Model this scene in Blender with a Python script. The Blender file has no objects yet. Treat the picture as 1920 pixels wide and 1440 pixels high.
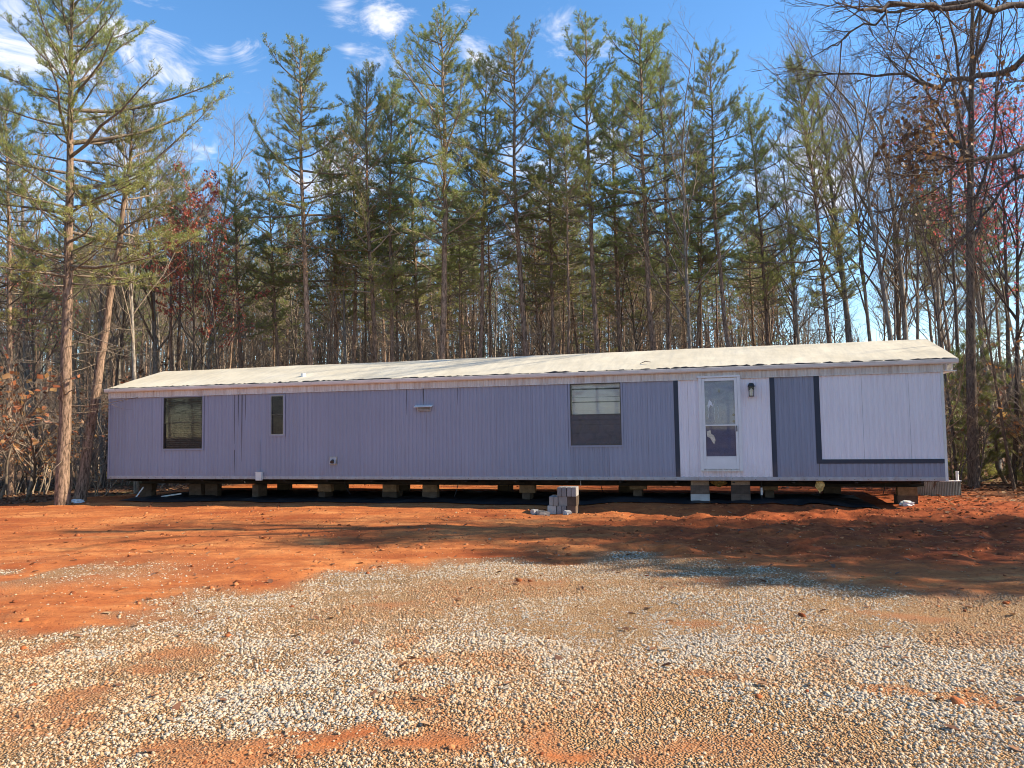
import bpy, bmesh, math, random
import numpy as np
from mathutils import Vector, Matrix, noise as mnoise

# ------------------------------------------------------------------ camera
sc = bpy.context.scene
COL = sc.collection
CAMZ = 1.75
FPX = 1400.0                      # focal length in pixels of the 1920 px wide photograph
PITCH, ROLL = 0.0605, -0.0159
_cp, _sp = math.cos(PITCH), math.sin(PITCH)
_c, _s = math.cos(ROLL), math.sin(ROLL)
FW = np.array([0, _cp, _sp]); _up = np.array([0, -_sp, _cp]); _rt = np.array([1.0, 0, 0])
RT = _c * _rt + _s * _up; UP = -_s * _rt + _c * _up
cd = bpy.data.cameras.new('camera'); cam = bpy.data.objects.new('camera', cd); COL.objects.link(cam)
cd.sensor_width = 36.0; cd.lens = FPX / 1920 * 36.0; cd.clip_start = 0.05; cd.clip_end = 2000
cam.matrix_world = Matrix(((RT[0], UP[0], -FW[0], 0), (RT[1], UP[1], -FW[1], 0), (RT[2], UP[2], -FW[2], CAMZ), (0, 0, 0, 1)))
sc.camera = cam

# ------------------------------------------------------------------ light
SUN_AZ = math.radians(-3.5)       # direction to the sun, measured from +X towards +Y
SUN_EL = math.radians(34.0)
SUN_STRENGTH, SKY_STRENGTH = 5.0, 0.092
vs = sc.view_settings
sc.display_settings.display_device = 'sRGB'
vs.view_transform = 'Standard'; vs.look = 'None'; vs.gamma = 1.0; vs.use_curve_mapping = False
vs.exposure = 1.02
sd = bpy.data.lights.new('sun', 'SUN'); so = bpy.data.objects.new('sun', sd); COL.objects.link(so)
sd.energy = SUN_STRENGTH; sd.angle = math.radians(0.53); sd.color = (1.0, 0.85, 0.62)
sdir = Vector((math.cos(SUN_AZ) * math.cos(SUN_EL), math.sin(SUN_AZ) * math.cos(SUN_EL), math.sin(SUN_EL)))
so.rotation_euler = sdir.to_track_quat('Z', 'Y').to_euler(); so.location = (30, 0, 30)

def ray(px, py):
    d = RT * (px - 960) + UP * (720 - py) + FW * FPX
    return d / np.linalg.norm(d)

world = bpy.data.worlds.new('World'); sc.world = world; world.use_nodes = True
nt = world.node_tree; nt.nodes.clear()
def N(tree, typ, **kw):
    n = tree.nodes.new(typ)
    for k, v in kw.items():
        if k == 'inp':
            for kk, vv in v.items(): n.inputs[kk].default_value = vv
        else: setattr(n, k, v)
    return n
L = nt.links.new
sky = N(nt, 'ShaderNodeTexSky', sky_type='NISHITA', sun_disc=False)
sky.sun_elevation = SUN_EL; sky.sun_rotation = math.pi / 2 - SUN_AZ
sky.altitude = 300; sky.air_density = 1.0; sky.dust_density = 0.15; sky.ozone_density = 1.6
tc = N(nt, 'ShaderNodeTexCoord')
def vmath(op, a, b=None):
    n = N(nt, 'ShaderNodeVectorMath', operation=op)
    for i, v in enumerate((a, b)):
        if v is None: continue
        if isinstance(v, tuple): n.inputs[i].default_value = v
        else: L(v, n.inputs[i])
    return n
def fmath(op, a, b=None, c=None, clamp=False):
    n = N(nt, 'ShaderNodeMath', operation=op, use_clamp=clamp)
    for i, v in enumerate((a, b, c)):
        if v is None: continue
        if isinstance(v, (int, float)): n.inputs[i].default_value = v
        else: L(v, n.inputs[i])
    return n.outputs[0]
DIR = tc.outputs['Generated']
nz = N(nt, 'ShaderNodeTexNoise', inp={'Scale': 11.0, 'Detail': 9.0, 'Roughness': 0.66, 'Distortion': 0.9})
mp = N(nt, 'ShaderNodeMapping'); mp.inputs['Rotation'].default_value = (0, .5, 0); mp.inputs['Scale'].default_value = (.75, 1, 1.5); L(DIR, mp.inputs[0]); L(mp.outputs[0], nz.inputs['Vector'])
nz2 = N(nt, 'ShaderNodeTexNoise', inp={'Scale': 2.6, 'Detail': 6.0, 'Roughness': 0.6}); L(DIR, nz2.inputs['Vector'])
NF = nz.outputs['Fac']
# cumulus puffs: direction, angular radius, flattening across
clouds = [(20, 30, .13), (110, 90, .12), (60, 130, .1), (215, 70, .07), (265, 75, .06), (300, 105, .06), (345, 130, .045), (410, 98, .032), (455, 100, .032), (640, 12, .026), (715, 22, .032),
          (680, 118, .036), (655, 95, .024), (895, 105, .036), (920, 125, .026), (1040, 38, .033), (1045, 70, .022), (1110, 215, .06), (1130, 250, .045), (1490, 300, .075), (1560, 330, .05),
          (365, 305, .05), (300, 330, .05), (875, 0, .03), (1282, 236, .018), (30, 260, .09), (640, 330, .06), (980, 330, .05), (160, 210, .08), (1010, 400, .06)]
acc = None
for (px, py, r) in clouds:
    d = ray(px, py)
    v = vmath('DISTANCE', DIR, tuple(float(t) for t in d)).outputs['Value']
    m = fmath('MULTIPLY_ADD', v, -1.0 / r, 1.0)
    acc = m if acc is None else fmath('MAXIMUM', acc, m)
acc = fmath('MAXIMUM', acc, -1.6)
gen = fmath('MULTIPLY_ADD', nz2.outputs['Fac'], 6.0, -4.35)      # thin scattered cloud over the rest of the sky
acc = fmath('MAXIMUM', acc, fmath('MINIMUM', gen, 0.5))
cm = fmath('ADD', acc, fmath('MULTIPLY_ADD', NF, 6.5, -3.45))
mr = N(nt, 'ShaderNodeMapRange', interpolation_type='SMOOTHSTEP', inp={'From Min': 0.0, 'From Max': 1.6}); L(cm, mr.inputs['Value'])
cmask = fmath('MULTIPLY', mr.outputs[0], 0.92)
hsv = N(nt, 'ShaderNodeHueSaturation', inp={'Hue': 0.5, 'Saturation': 1.24, 'Value': 1.46}); L(sky.outputs[0], hsv.inputs['Color'])
mix = N(nt, 'ShaderNodeMix', data_type='RGBA'); L(cmask, mix.inputs[0]); L(hsv.outputs[0], mix.inputs[6]); mix.inputs[7].default_value = (6.3, 6.3, 6.9, 1)
bg = N(nt, 'ShaderNodeBackground'); bg.inputs['Strength'].default_value = SKY_STRENGTH; L(mix.outputs[2], bg.inputs['Color'])
wo = N(nt, 'ShaderNodeOutputWorld'); L(bg.outputs[0], wo.inputs['Surface'])
sc.cycles.use_denoising = True
sc.cycles.pixel_filter_type = 'BLACKMAN_HARRIS'; sc.cycles.filter_width = 1.0
sc.cycles.max_bounces = 5; sc.cycles.diffuse_bounces = 3; sc.cycles.transparent_max_bounces = 10
sc.render.film_transparent = False

# ------------------------------------------------------------------ helpers
def tag(o, label=None, cat=None, group=None, kind=None):
    if label: o['label'] = label
    if cat: o['category'] = cat
    if group: o['group'] = group
    if kind: o['kind'] = kind
    return o
def link(name, me, mat=None, parent=None, loc=None, rot=None):
    o = bpy.data.objects.new(name, me); COL.objects.link(o)
    if parent is not None: o.parent = parent
    if loc is not None: o.location = loc
    if rot is not None: o.rotation_euler = rot
    if mat is not None and not len(me.materials): me.materials.append(mat)
    return o
def empty(name, loc=(0, 0, 0), rz=0.0):
    o = bpy.data.objects.new(name, None); COL.objects.link(o); o.location = loc; o.rotation_euler = (0, 0, rz); o.empty_display_size = .2
    return o
def mesh_np(name, V, F, smooth=False, attrs=None):
    """V (n,3); F list of index arrays (m,k)"""
    me = bpy.data.meshes.new(name); V = np.asarray(V, dtype=np.float32)
    me.vertices.add(len(V)); me.vertices.foreach_set('co', V.ravel())
    F = [np.asarray(f, dtype=np.int32) for f in F if len(f)]
    tot = sum(f.size for f in F); npoly = sum(len(f) for f in F)
    me.loops.add(tot); me.polygons.add(npoly)
    me.loops.foreach_set('vertex_index', np.concatenate([f.ravel() for f in F]))
    ls = []; o = 0
    for f in F:
        ls.append(o + np.arange(len(f), dtype=np.int32) * f.shape[1]); o += f.size
    me.polygons.foreach_set('loop_start', np.concatenate(ls))
    if smooth: me.polygons.foreach_set('use_smooth', np.ones(npoly, dtype=bool))
    for k, a in (attrs or {}).items():
        a = np.asarray(a, dtype=np.float32)
        if a.ndim == 1:
            at = me.attributes.new(k, 'FLOAT', 'POINT'); at.data.foreach_set('value', a)
        else:
            at = me.attributes.new(k, 'FLOAT_COLOR', 'POINT'); at.data.foreach_set('color', a.ravel())
    me.update(calc_edges=True); me.validate()
    return me
class MB:
    """collects simple solids into one mesh"""
    def __init__(s): s.v = []; s.f = []
    def add(s, vs, fs):
        o = len(s.v); s.v += [tuple(v) for v in vs]; s.f += [tuple(i + o for i in f) for f in fs]; return s
    def box(s, x0, x1, y0, y1, z0, z1):
        return s.add([(x0, y0, z0), (x1, y0, z0), (x1, y1, z0), (x0, y1, z0), (x0, y0, z1), (x1, y0, z1), (x1, y1, z1), (x0, y1, z1)],
                     [(3, 2, 1, 0), (4, 5, 6, 7), (0, 1, 5, 4), (1, 2, 6, 5), (2, 3, 7, 6), (3, 0, 4, 7)])
    def prism(s, pts, axis, a0, a1):
        """closed 2-D outline extruded along axis 0/1/2"""
        n = len(pts); vs = []
        for a in (a0, a1):
            for p in pts:
                if axis == 0: vs.append((a, p[0], p[1]))
                elif axis == 1: vs.append((p[0], a, p[1]))
                else: vs.append((p[0], p[1], a))
        fs = [(i, (i + 1) % n, n + (i + 1) % n, n + i) for i in range(n)] + [tuple(range(n - 1, -1, -1)), tuple(range(n, 2 * n))]
        return s.add(vs, fs)
    def tube(s, pts, r, k=8, cap=True):
        pts = [Vector(p) for p in pts]; rs = r if isinstance(r, (list, tuple)) else [r] * len(pts); o = len(s.v)
        ref = Vector((0.31, 0.2, 0.93)).normalized()
        for i, p in enumerate(pts):
            t = (pts[min(i + 1, len(pts) - 1)] - pts[max(i - 1, 0)]).normalized()
            a = t.cross(ref)
            if a.length < .05: a = t.cross(Vector((1, 0, 0)))
            a.normalize(); b = t.cross(a)
            for j in range(k):
                q = 2 * math.pi * j / k; s.v.append(tuple(p + (a * math.cos(q) + b * math.sin(q)) * rs[i]))
        for i in range(len(pts) - 1):
            for j in range(k):
                j2 = (j + 1) % k; s.f.append((o + i * k + j, o + i * k + j2, o + (i + 1) * k + j2, o + (i + 1) * k + j))
        if cap:
            s.f.append(tuple(o + j for j in range(k - 1, -1, -1))); e = o + (len(pts) - 1) * k; s.f.append(tuple(e + j for j in range(k)))
        return s
    def mesh(s, name, mat, bevel=0, smooth=False):
        me = bpy.data.meshes.new(name); me.from_pydata(s.v, [], s.f)
        bm = bmesh.new(); bm.from_mesh(me); bmesh.ops.recalc_face_normals(bm, faces=bm.faces)
        if bevel: bmesh.ops.bevel(bm, geom=[e for e in bm.edges if len(e.link_faces) == 2 and e.calc_face_angle(0) > .5], offset=bevel, segments=2, affect='EDGES', clamp_overlap=True)
        bm.to_mesh(me); bm.free()
        if smooth:
            for p in me.polygons: p.use_smooth = True
        me.materials.append(mat); return me
    def build(s, name, mat, parent=None, bevel=0, smooth=False, loc=None, rot=None):
        return link(name, s.mesh(name, mat, bevel, smooth), None, parent, loc, rot)

# value noise on arrays
_tab = np.random.RandomState(7).rand(256, 256)
def vnoise(x, y, s):
    x = np.asarray(x, float) / s + 57.3; y = np.asarray(y, float) / s + 91.7
    xi = np.floor(x).astype(int); yi = np.floor(y).astype(int); fx = x - xi; fy = y - yi
    fx = fx * fx * (3 - 2 * fx); fy = fy * fy * (3 - 2 * fy)
    g = lambda a, b: _tab[a & 255, b & 255]
    return (g(xi, yi) * (1 - fx) + g(xi + 1, yi) * fx) * (1 - fy) + (g(xi, yi + 1) * (1 - fx) + g(xi + 1, yi + 1) * fx) * fy
def sstep(a, b, x):
    t = np.clip((np.asarray(x, float) - a) / (b - a), 0, 1); return t * t * (3 - 2 * t)

# ------------------------------------------------------------------ materials
def material(name, rough=0.8, spec=0.3):
    m = bpy.data.materials.new(name); m.use_nodes = True; t = m.node_tree
    b = t.nodes['Principled BSDF']; b.inputs['Roughness'].default_value = rough; b.inputs['Specular IOR Level'].default_value = spec
    return m, t, b
def ramp(t, fac, stops):
    r = t.nodes.new('ShaderNodeValToRGB'); e = r.color_ramp.elements
    while len(e) < len(stops): e.new(0.5)
    for i, (p, c) in enumerate(stops): e[i].position = p; e[i].color = (*c, 1)
    t.links.new(fac, r.inputs[0]); return r.outputs[0]
def coords(t, scale=(1, 1, 1), src='Object'):
    c = t.nodes.new('ShaderNodeTexCoord'); m = t.nodes.new('ShaderNodeMapping'); m.inputs['Scale'].default_value = scale
    t.links.new(c.outputs[src], m.inputs[0]); return m.outputs[0]
def noise(t, vec, scale, detail=5, rough=.6, dist=0):
    n = t.nodes.new('ShaderNodeTexNoise'); n.inputs['Scale'].default_value = scale; n.inputs['Detail'].default_value = detail
    n.inputs['Roughness'].default_value = rough; n.inputs['Distortion'].default_value = dist; t.links.new(vec, n.inputs['Vector']); return n.outputs['Fac']
def bump(t, b, h, strength, dist):
    n = t.nodes.new('ShaderNodeBump'); n.inputs['Strength'].default_value = strength; n.inputs['Distance'].default_value = dist
    t.links.new(h, n.inputs['Height']); t.links.new(n.outputs[0], b.inputs['Normal'])
def mixc(t, fac, a, b, typ='MIX'):
    m = t.nodes.new('ShaderNodeMix'); m.data_type = 'RGBA'; m.blend_type = typ
    for i, v in ((0, fac), (6, a), (7, b)):
        if isinstance(v, (int, float)): m.inputs[i].default_value = v
        elif isinstance(v, tuple): m.inputs[i].default_value = (*v, 1)
        else: t.links.new(v, m.inputs[i])
    return m.outputs[2]
def mth(t, op, a, b=None, clamp=False):
    n = t.nodes.new('ShaderNodeMath'); n.operation = op; n.use_clamp = clamp
    for i, v in enumerate((a, b)):
        if v is None: continue
        if isinstance(v, (int, float)): n.inputs[i].default_value = v
        else: t.links.new(v, n.inputs[i])
    return n.outputs[0]
def attr(t, name, out='Fac'):
    a = t.nodes.new('ShaderNodeAttribute'); a.attribute_name = name; return a.outputs[out]
def plain(name, col, rough=.7, spec=.3, var=.18, scale=6, metal=0, bmp=0):
    m, t, b = material(name, rough, spec); v = coords(t)
    n = noise(t, v, scale, 5, .65)
    lo = tuple(c * (1 - var) for c in col); hi = tuple(min(1, c * (1 + var)) for c in col)
    t.links.new(ramp(t, n, [(.3, lo), (.7, hi)]), b.inputs['Base Color']); b.inputs['Metallic'].default_value = metal
    if bmp: bump(t, b, noise(t, v, scale * 8, 4), .6, bmp)
    return m

ZB_ = 0.585
def paint(name, col, streak, dirt=.25):
    m, t, b = material(name, .55, .35); v = coords(t)
    st = noise(t, coords(t, (9, 9, .35)), 1.6, 5, .65)
    fine = noise(t, coords(t, (40, 40, 1.2)), 1.0, 3, .6)
    blot = noise(t, v, 1.1, 5, .65)
    c1 = mixc(t, mth(t, 'MULTIPLY', ramp(t, st, [(.42, (0, 0, 0)), (.75, (1, 1, 1))]), dirt), col, streak)
    c2 = mixc(t, ramp(t, blot, [(.35, (0, 0, 0)), (.8, (.35, .35, .35))]), c1, tuple(min(1, c * 1.25) for c in col))
    c3 = mixc(t, mth(t, 'MULTIPLY', fine, .16), c2, streak)
    oi = t.nodes.new('ShaderNodeObjectInfo'); hv = t.nodes.new('ShaderNodeHueSaturation'); t.links.new(c3, hv.inputs['Color'])
    t.links.new(mth(t, 'ADD', mth(t, 'MULTIPLY', oi.outputs['Random'], .12), .93), hv.inputs['Value'])
    sp = t.nodes.new('ShaderNodeSeparateXYZ'); t.links.new(v, sp.inputs[0])           # clay splashed up from the soil
    mr_ = t.nodes.new('ShaderNodeMapRange'); mr_.inputs['From Min'].default_value = ZB_ + .62; mr_.inputs['From Max'].default_value = ZB_ + .02; t.links.new(sp.outputs[2], mr_.inputs[0])
    mud = mth(t, 'MULTIPLY', mth(t, 'MULTIPLY', mr_.outputs[0], mr_.outputs[0]), ramp(t, noise(t, v, 5, 6, .75), [(.35, (0, 0, 0)), (.75, (.55, .55, .55))]))
    c4 = mixc(t, mud, hv.outputs[0], (.33, .19, .14))
    t.links.new(c4, b.inputs['Base Color']); bump(t, b, blot, .3, .012)
    t.links.new(ramp(t, blot, [(.3, (.45,) * 3), (.7, (.7,) * 3)]), b.inputs['Roughness'])
    return m
M = {}
M['grey_paint'] = paint('grey_paint', (.288, .305, .395), (.17, .17, .195))
M['white_paint'] = paint('white_paint', (.83, .78, .84), (.56, .51, .51), .3)
M['fascia_paint'] = paint('fascia_paint', (.68, .63, .58), (.30, .17, .10), .75)
M['navy_paint'] = paint('navy_paint', (.034, .042, .066), (.06, .065, .08), .2)
M['door_white'] = plain('door_white', (.74, .73, .75), .4, .4, .06, 3)
M['gutter_white'] = plain('gutter_white', (.70, .68, .66), .35, .5, .12, 2)
M['rail_metal'] = paint('rail_metal', (.46, .46, .48), (.25, .18, .14), .5)
M['black_metal'] = plain('black_metal', (.018, .018, .02), .4, .5, .3, 8)
M['steel'] = plain('chassis_steel', (.035, .028, .025), .75, .3, .5, 7)
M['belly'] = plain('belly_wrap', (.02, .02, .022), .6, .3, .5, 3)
M['interior'] = plain('interior_panel', (.22, .2, .18), .8, .2, .2, 2)
M['alum'] = plain('aluminium', (.30, .29, .28), .4, .5, .2, 6, .6)
M['bronze'] = plain('bronze_frame', (.07, .06, .055), .45, .5, .3, 6, .3)
M['slat_dark'] = plain('blind_tan', (.74, .69, .64), .5, .4, .2, 3)
M['slat_white'] = plain('blind_white', (.88, .85, .85), .5, .4, .08, 2)
M['insul'] = plain('insulation', (.62, .42, .16), .95, .05, .45, 14, 0, .02)
M['rust'] = plain('rusty_metal', (.22, .15, .11), .7, .3, .5, 20)
M['pvc'] = plain('white_plastic', (.72, .73, .74), .35, .5, .08, 4)
M['brass'] = plain('brass', (.30, .22, .10), .35, .5, .2, 10, .8)
M['bulb'] = plain('lamp_bulb', (.85, .8, .66), .3, .5, .05, 4)
M['wood'] = plain('weathered_wood', (.23, .15, .09), .85, .2, .4, 9, 0, .004)

def concrete(name, a, b_):
    m, t, b = material(name, .92, .15); v = coords(t)
    oi = t.nodes.new('ShaderNodeObjectInfo')
    c = ramp(t, noise(t, v, 7, 6, .7), [(.3, a), (.7, b_)])
    hs = t.nodes.new('ShaderNodeHueSaturation'); t.links.new(c, hs.inputs['Color'])
    t.links.new(mth(t, 'ADD', mth(t, 'MULTIPLY', oi.outputs['Random'], .6), .62), hs.inputs['Value'])
    t.links.new(hs.outputs[0], b.inputs['Base Color'])
    bump(t, b, noise(t, v, 90, 3, .7), .7, .004); return m
M['concrete'] = concrete('concrete_block', (.30, .285, .27), (.44, .42, .40))
M['concrete_brown'] = concrete('clay_stained_block', (.07, .05, .037), (.15, .11, .085))

# glass: clear pane with fresnel reflection, slightly dirty
def glass(name, tint, dirt, dcol=(.5, .5, .5), gloss=True):
    m = bpy.data.materials.new(name); m.use_nodes = True; t = m.node_tree; t.nodes.clear()
    out = t.nodes.new('ShaderNodeOutputMaterial'); tr = t.nodes.new('ShaderNodeBsdfTransparent'); tr.inputs[0].default_value = (*tint, 1)
    gl = t.nodes.new('ShaderNodeBsdfGlossy'); gl.inputs['Roughness'].default_value = .03
    fr = t.nodes.new('ShaderNodeFresnel'); fr.inputs[0].default_value = 1.5
    m1 = t.nodes.new('ShaderNodeMixShader'); (t.links.new(fr.outputs[0], m1.inputs[0]) if gloss else setattr(m1.inputs[0], 'default_value', 0.0)); t.links.new(tr.outputs[0], m1.inputs[1]); t.links.new(gl.outputs[0], m1.inputs[2])
    df = t.nodes.new('ShaderNodeBsdfDiffuse'); df.inputs[0].default_value = (*dcol, 1)
    m2 = t.nodes.new('ShaderNodeMixShader'); n = noise(t, coords(t), 3.5, 5, .7, .6)
    t.links.new(ramp(t, n, [(.35, (dirt * .35,) * 3), (.75, (dirt,) * 3)]), m2.inputs[0])
    t.links.new(m1.outputs[0], m2.inputs[1]); t.links.new(df.outputs[0], m2.inputs[2]); t.links.new(m2.outputs[0], out.inputs[0])
    return m
M['glass'] = glass('window_glass', (.94, .95, .96), .05)
M['storm_glass'] = glass('storm_glass', (.86, .9, .96), .30, (.6, .62, .68))
M['dark_glass'] = glass('tinted_glass', (.68, .69, .80), .20, (.30, .31, .42))
M['screen'] = glass('insect_screen', (.80, .79, .78), .22, (.07, .068, .068), gloss=False)

M['grey_screen'] = glass('grey_insect_screen', (.75, .74, .74), .62, (.20, .19, .205), gloss=False)
# foliage
def leafmat(name, stops, trans=.35, rough=.6):
    m = bpy.data.materials.new(name); m.use_nodes = True; t = m.node_tree; t.nodes.clear()
    out = t.nodes.new('ShaderNodeOutputMaterial'); c = ramp(t, attr(t, 'tint'), stops)
    oi = t.nodes.new('ShaderNodeObjectInfo'); hs = t.nodes.new('ShaderNodeHueSaturation'); t.links.new(c, hs.inputs['Color'])
    t.links.new(mth(t, 'ADD', mth(t, 'MULTIPLY', oi.outputs['Random'], .5), .75), hs.inputs['Value'])
    t.links.new(mth(t, 'ADD', mth(t, 'MULTIPLY', oi.outputs['Random'], .03), .485), hs.inputs['Hue'])
    d = t.nodes.new('ShaderNodeBsdfDiffuse'); tl = t.nodes.new('ShaderNodeBsdfTranslucent'); g = t.nodes.new('ShaderNodeBsdfGlossy'); g.inputs['Roughness'].default_value = .45
    t.links.new(hs.outputs[0], d.inputs[0]); t.links.new(hs.outputs[0], tl.inputs[0]); g.inputs[0].default_value = (.9, .9, .9, 1)
    a = t.nodes.new('ShaderNodeMixShader'); a.inputs[0].default_value = trans; t.links.new(d.outputs[0], a.inputs[1]); t.links.new(tl.outputs[0], a.inputs[2])
    b = t.nodes.new('ShaderNodeMixShader'); b.inputs[0].default_value = .04; t.links.new(a.outputs[0], b.inputs[1]); t.links.new(g.outputs[0], b.inputs[2])
    t.links.new(b.outputs[0], out.inputs[0]); return m
M['needles'] = leafmat('pine_needles', [(0, (.10, .135, .045)), (.45, (.225, .265, .07)), (.8, (.35, .35, .10)), (1, (.42, .32, .11))], .5)
M['red_leaf'] = leafmat('red_leaves', [(0, (.34, .07, .05)), (.6, (.55, .15, .10)), (1, (.58, .28, .13))], .5)
M['pink_leaf'] = leafmat('crimson_leaves', [(0, (.55, .07, .11)), (.6, (.70, .14, .16)), (1, (.68, .28, .14))], .5)
M['brown_leaf'] = leafmat('brown_leaves', [(0, (.11, .05, .025)), (.6, (.24, .12, .06)), (1, (.36, .22, .11))], .3)
M['orange_leaf'] = leafmat('orange_leaves', [(0, (.30, .10, .04)), (.6, (.45, .18, .07)), (1, (.5, .32, .12))], .45)
M['litter'] = leafmat('dry_leaves', [(0, (.10, .05, .03)), (.5, (.26, .12, .06)), (.85, (.38, .22, .12)), (1, (.5, .36, .2))], .15)
def bark(name, a, b_, vary=.5):
    m, t, b = material(name, .95, .1); v = coords(t, (7, 7, 1.6))
    oi = t.nodes.new('ShaderNodeObjectInfo')
    n = noise(t, v, 3.2, 6, .7, .4); c = ramp(t, n, [(.38, a), (.60, b_)])
    hs = t.nodes.new('ShaderNodeHueSaturation'); t.links.new(c, hs.inputs['Color'])
    t.links.new(mth(t, 'ADD', mth(t, 'MULTIPLY', oi.outputs['Random'], vary), 1 - vary / 2), hs.inputs['Value'])
    t.links.new(hs.outputs[0], b.inputs['Base Color']); bump(t, b, n, .9, .03); return m
M['pine_bark'] = bark('pine_bark', (.085, .058, .042), (.38, .26, .19))
M['grey_bark'] = bark('grey_bark', (.13, .115, .10), (.36, .315, .27))
M['dark_bark'] = bark('dark_bark', (.06, .047, .04), (.18, .14, .115))
M['twig'] = bark('twig_bark', (.14, .11, .085), (.34, .27, .21))

# ------------------------------------------------------------------ ground
YAW = -0.2695
HX, HY, HL, ZB = -10.976, 20.347, 20.33, 0.585
uax = np.array([math.cos(YAW), math.sin(YAW)]); nax = np.array([-math.sin(YAW), math.cos(YAW)])
def to_un(x, y):
    dx = np.asarray(x, float) - HX; dy = np.asarray(y, float) - HY
    return dx * uax[0] + dy * uax[1], dx * nax[0] + dy * nax[1]
def W2(u, n): return HX + u * uax[0] + n * nax[0], HY + u * uax[1] + n * nax[1]

def litter_mask(x, y):
    """1 in the woods, 0 on the cleared pad"""
    x = np.asarray(x, float); y = np.asarray(y, float); u, n = to_un(x, y)
    w = (vnoise(x, y, 2.6) - .5) * 2.2 + (vnoise(x, y, .7) - .5) * .8
    back = sstep(7.2, 8.8, n + w)
    left = sstep(-.1, 1.2, (-u - 1.3) * .9 + (n - .2) * .35 + w * .5) * sstep(-3.2, -1.6, n + .12 * u + w * .6)
    right = sstep(1.6, 3.4, (u - HL) + .25 * (n - 2.0) + w * .7) * sstep(-1.2, 1.6, n + w)
    farl = sstep(13, 16, -x + w); farr = sstep(9.5, 12.5, x - .0 + w) * sstep(3, 6, y)
    return np.maximum.reduce([back, left, right, farl, farr])
BARE = [(-1.10, 4.30, .42, .22, .2), (-.78, 5.75, .20, .55, .35), (-.62, 4.85, .22, .18, 0), (1.75, 6.75, .60, .16, -.35), (2.75, 4.95, .55, .16, -.3), (-1.95, 4.30, .25, .16, 0),
        (-.55, 3.95, .3, .14, 0), (-2.75, 6.0, .35, .5, .2), (-3.4, 7.2, .6, .35, 0), (.15, 8.6, .5, .3, 0), (-1.3, 7.6, .4, .22, .2), (3.6, 7.0, .9, .3, -.4), (.4, 4.15, .3, .12, 0), (-1.3, 4.15, .95, .30, .1), (-.2, 4.35, .8, .28, -.1), (.9, 4.25, .7, .22, .1), (-2.9, 4.9, .5, .5, .3), (-4.6, 7.0, .9, .35, .1), (-4.0, 6.2, .6, .3, .3), (1.2, 5.5, .7, .14, -.5), (2.2, 8.6, 1.0, .3, -.3)]
def gravel_mask(x, y):
    x = np.asarray(x, float); y = np.asarray(y, float)
    xs = [-9, -5.3, -4.3, -3.9, -2.34, -.8, 1.0, 2.39, 3.42, 4.2, 4.9, 7, 9]; ys = [7.0, 7.6, 7.4, 8.2, 9.1, 9.75, 10.5, 10.2, 9.3, 8.5, 7.9, 6.6, 6.0]
    lim = np.interp(x, xs, ys); w = (vnoise(x, y, .9) - .5) * 1.5 + (vnoise(x, y, .28) - .5) * .6
    g = sstep(-.25, .9, lim - y + w)
    g = np.maximum(g, .75 * np.exp(-(((x + 6.2) / 1.6) ** 2 + ((y - 9.5) / .8) ** 2)) * sstep(.3, .6, vnoise(x, y, .5)))
    for (bx, by, rx, ry, a) in BARE:
        c, s = math.cos(a), math.sin(a); dx = x - bx; dy = y - by; p = (dx * c + dy * s) / rx; q = (-dx * s + dy * c) / ry
        g = g * (1 - .68 * sstep(0, 1.4, 1.35 - np.sqrt(p * p + q * q) + (vnoise(x, y, .2) - .5) * 1.3 + (vnoise(x, y, .07) - .5) * .6))
    return g
def stone_density(x, y):
    pat = sstep(.28, .58, vnoise(x, y, 1.3) * .5 + vnoise(x, y, .35) * .5)
    return gravel_mask(x, y) ** 1.3 * (.22 + .78 * pat)
def height(x, y, fine=True):
    x = np.asarray(x, float); y = np.asarray(y, float); u, n = to_un(x, y)
    lit = litter_mask(x, y)
    h = (vnoise(x, y, 4.5) - .5) * .10 + (vnoise(x, y, 1.4) - .5) * .05
    under = sstep(-1.2, .2, n) * (1 - sstep(4.0, 5.5, n)) * sstep(-1.5, .5, u) * (1 - sstep(HL, HL + 1.5, u))
    clay = (1 - lit) * (1 - .6 * gravel_mask(x, y))
    # graded bands and wheel ruts that run along the front of the home
    v = y + .10 * x + (vnoise(x, y, 3.0) - .5) * .9
    rut = np.sin(v * 7.5) * .5 + np.sin(v * 17 + 1.3) * .25
    h = h + clay * rut * (.020 + .022 * sstep(0, 4, x)) * sstep(8.5, 10.5, y) * (1 - under)
    if fine:
        rough = sstep(-1, 4, x) * sstep(9, 11, y) * (1 - sstep(15.5, 17, y)) * 1.1 + .4
        h = h + clay * rough * ((vnoise(x, y * 1.6, .42) - .5) * .085 + (vnoise(x, y, .16) - .5) * .045)
    h = h * (1 - .7 * under) + .03 * under
    h = h + .10 * sstep(12.5, 14, u) * (1 - sstep(17.6, 19, u)) * sstep(-1.0, -.1, n) * (1 - sstep(1.2, 2.2, n))
    h = h + 11.0 * sstep(31, 110, y) * (1 - .5 * sstep(15, 45, x))
    h = h - .18 * lit * sstep(10, 13, -x)
    return h + lit * (vnoise(x, y, .8) - .5) * .10
def spaced(lo, hi, knots):
    """knots: list of (coordinate, spacing)"""
    out = [lo]
    while out[-1] < hi: out.append(out[-1] + float(np.interp(out[-1], [k[0] for k in knots], [k[1] for k in knots])))
    return np.array(out)
gx = spaced(-400, 400, [(-400, 60), (-40, 2.5), (-16, .3), (-6, .085), (6, .085), (14, .28), (40, 2.5), (400, 60)])
gy = spaced(-400, 500, [(-400, 60), (-40, 5), (-2, .9), (2.6, .06), (8, .075), (13, .10), (19, .18), (30, .6), (60, 4), (500, 60)])
X, Y = np.meshgrid(gx, gy); Z = height(X, Y)
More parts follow.
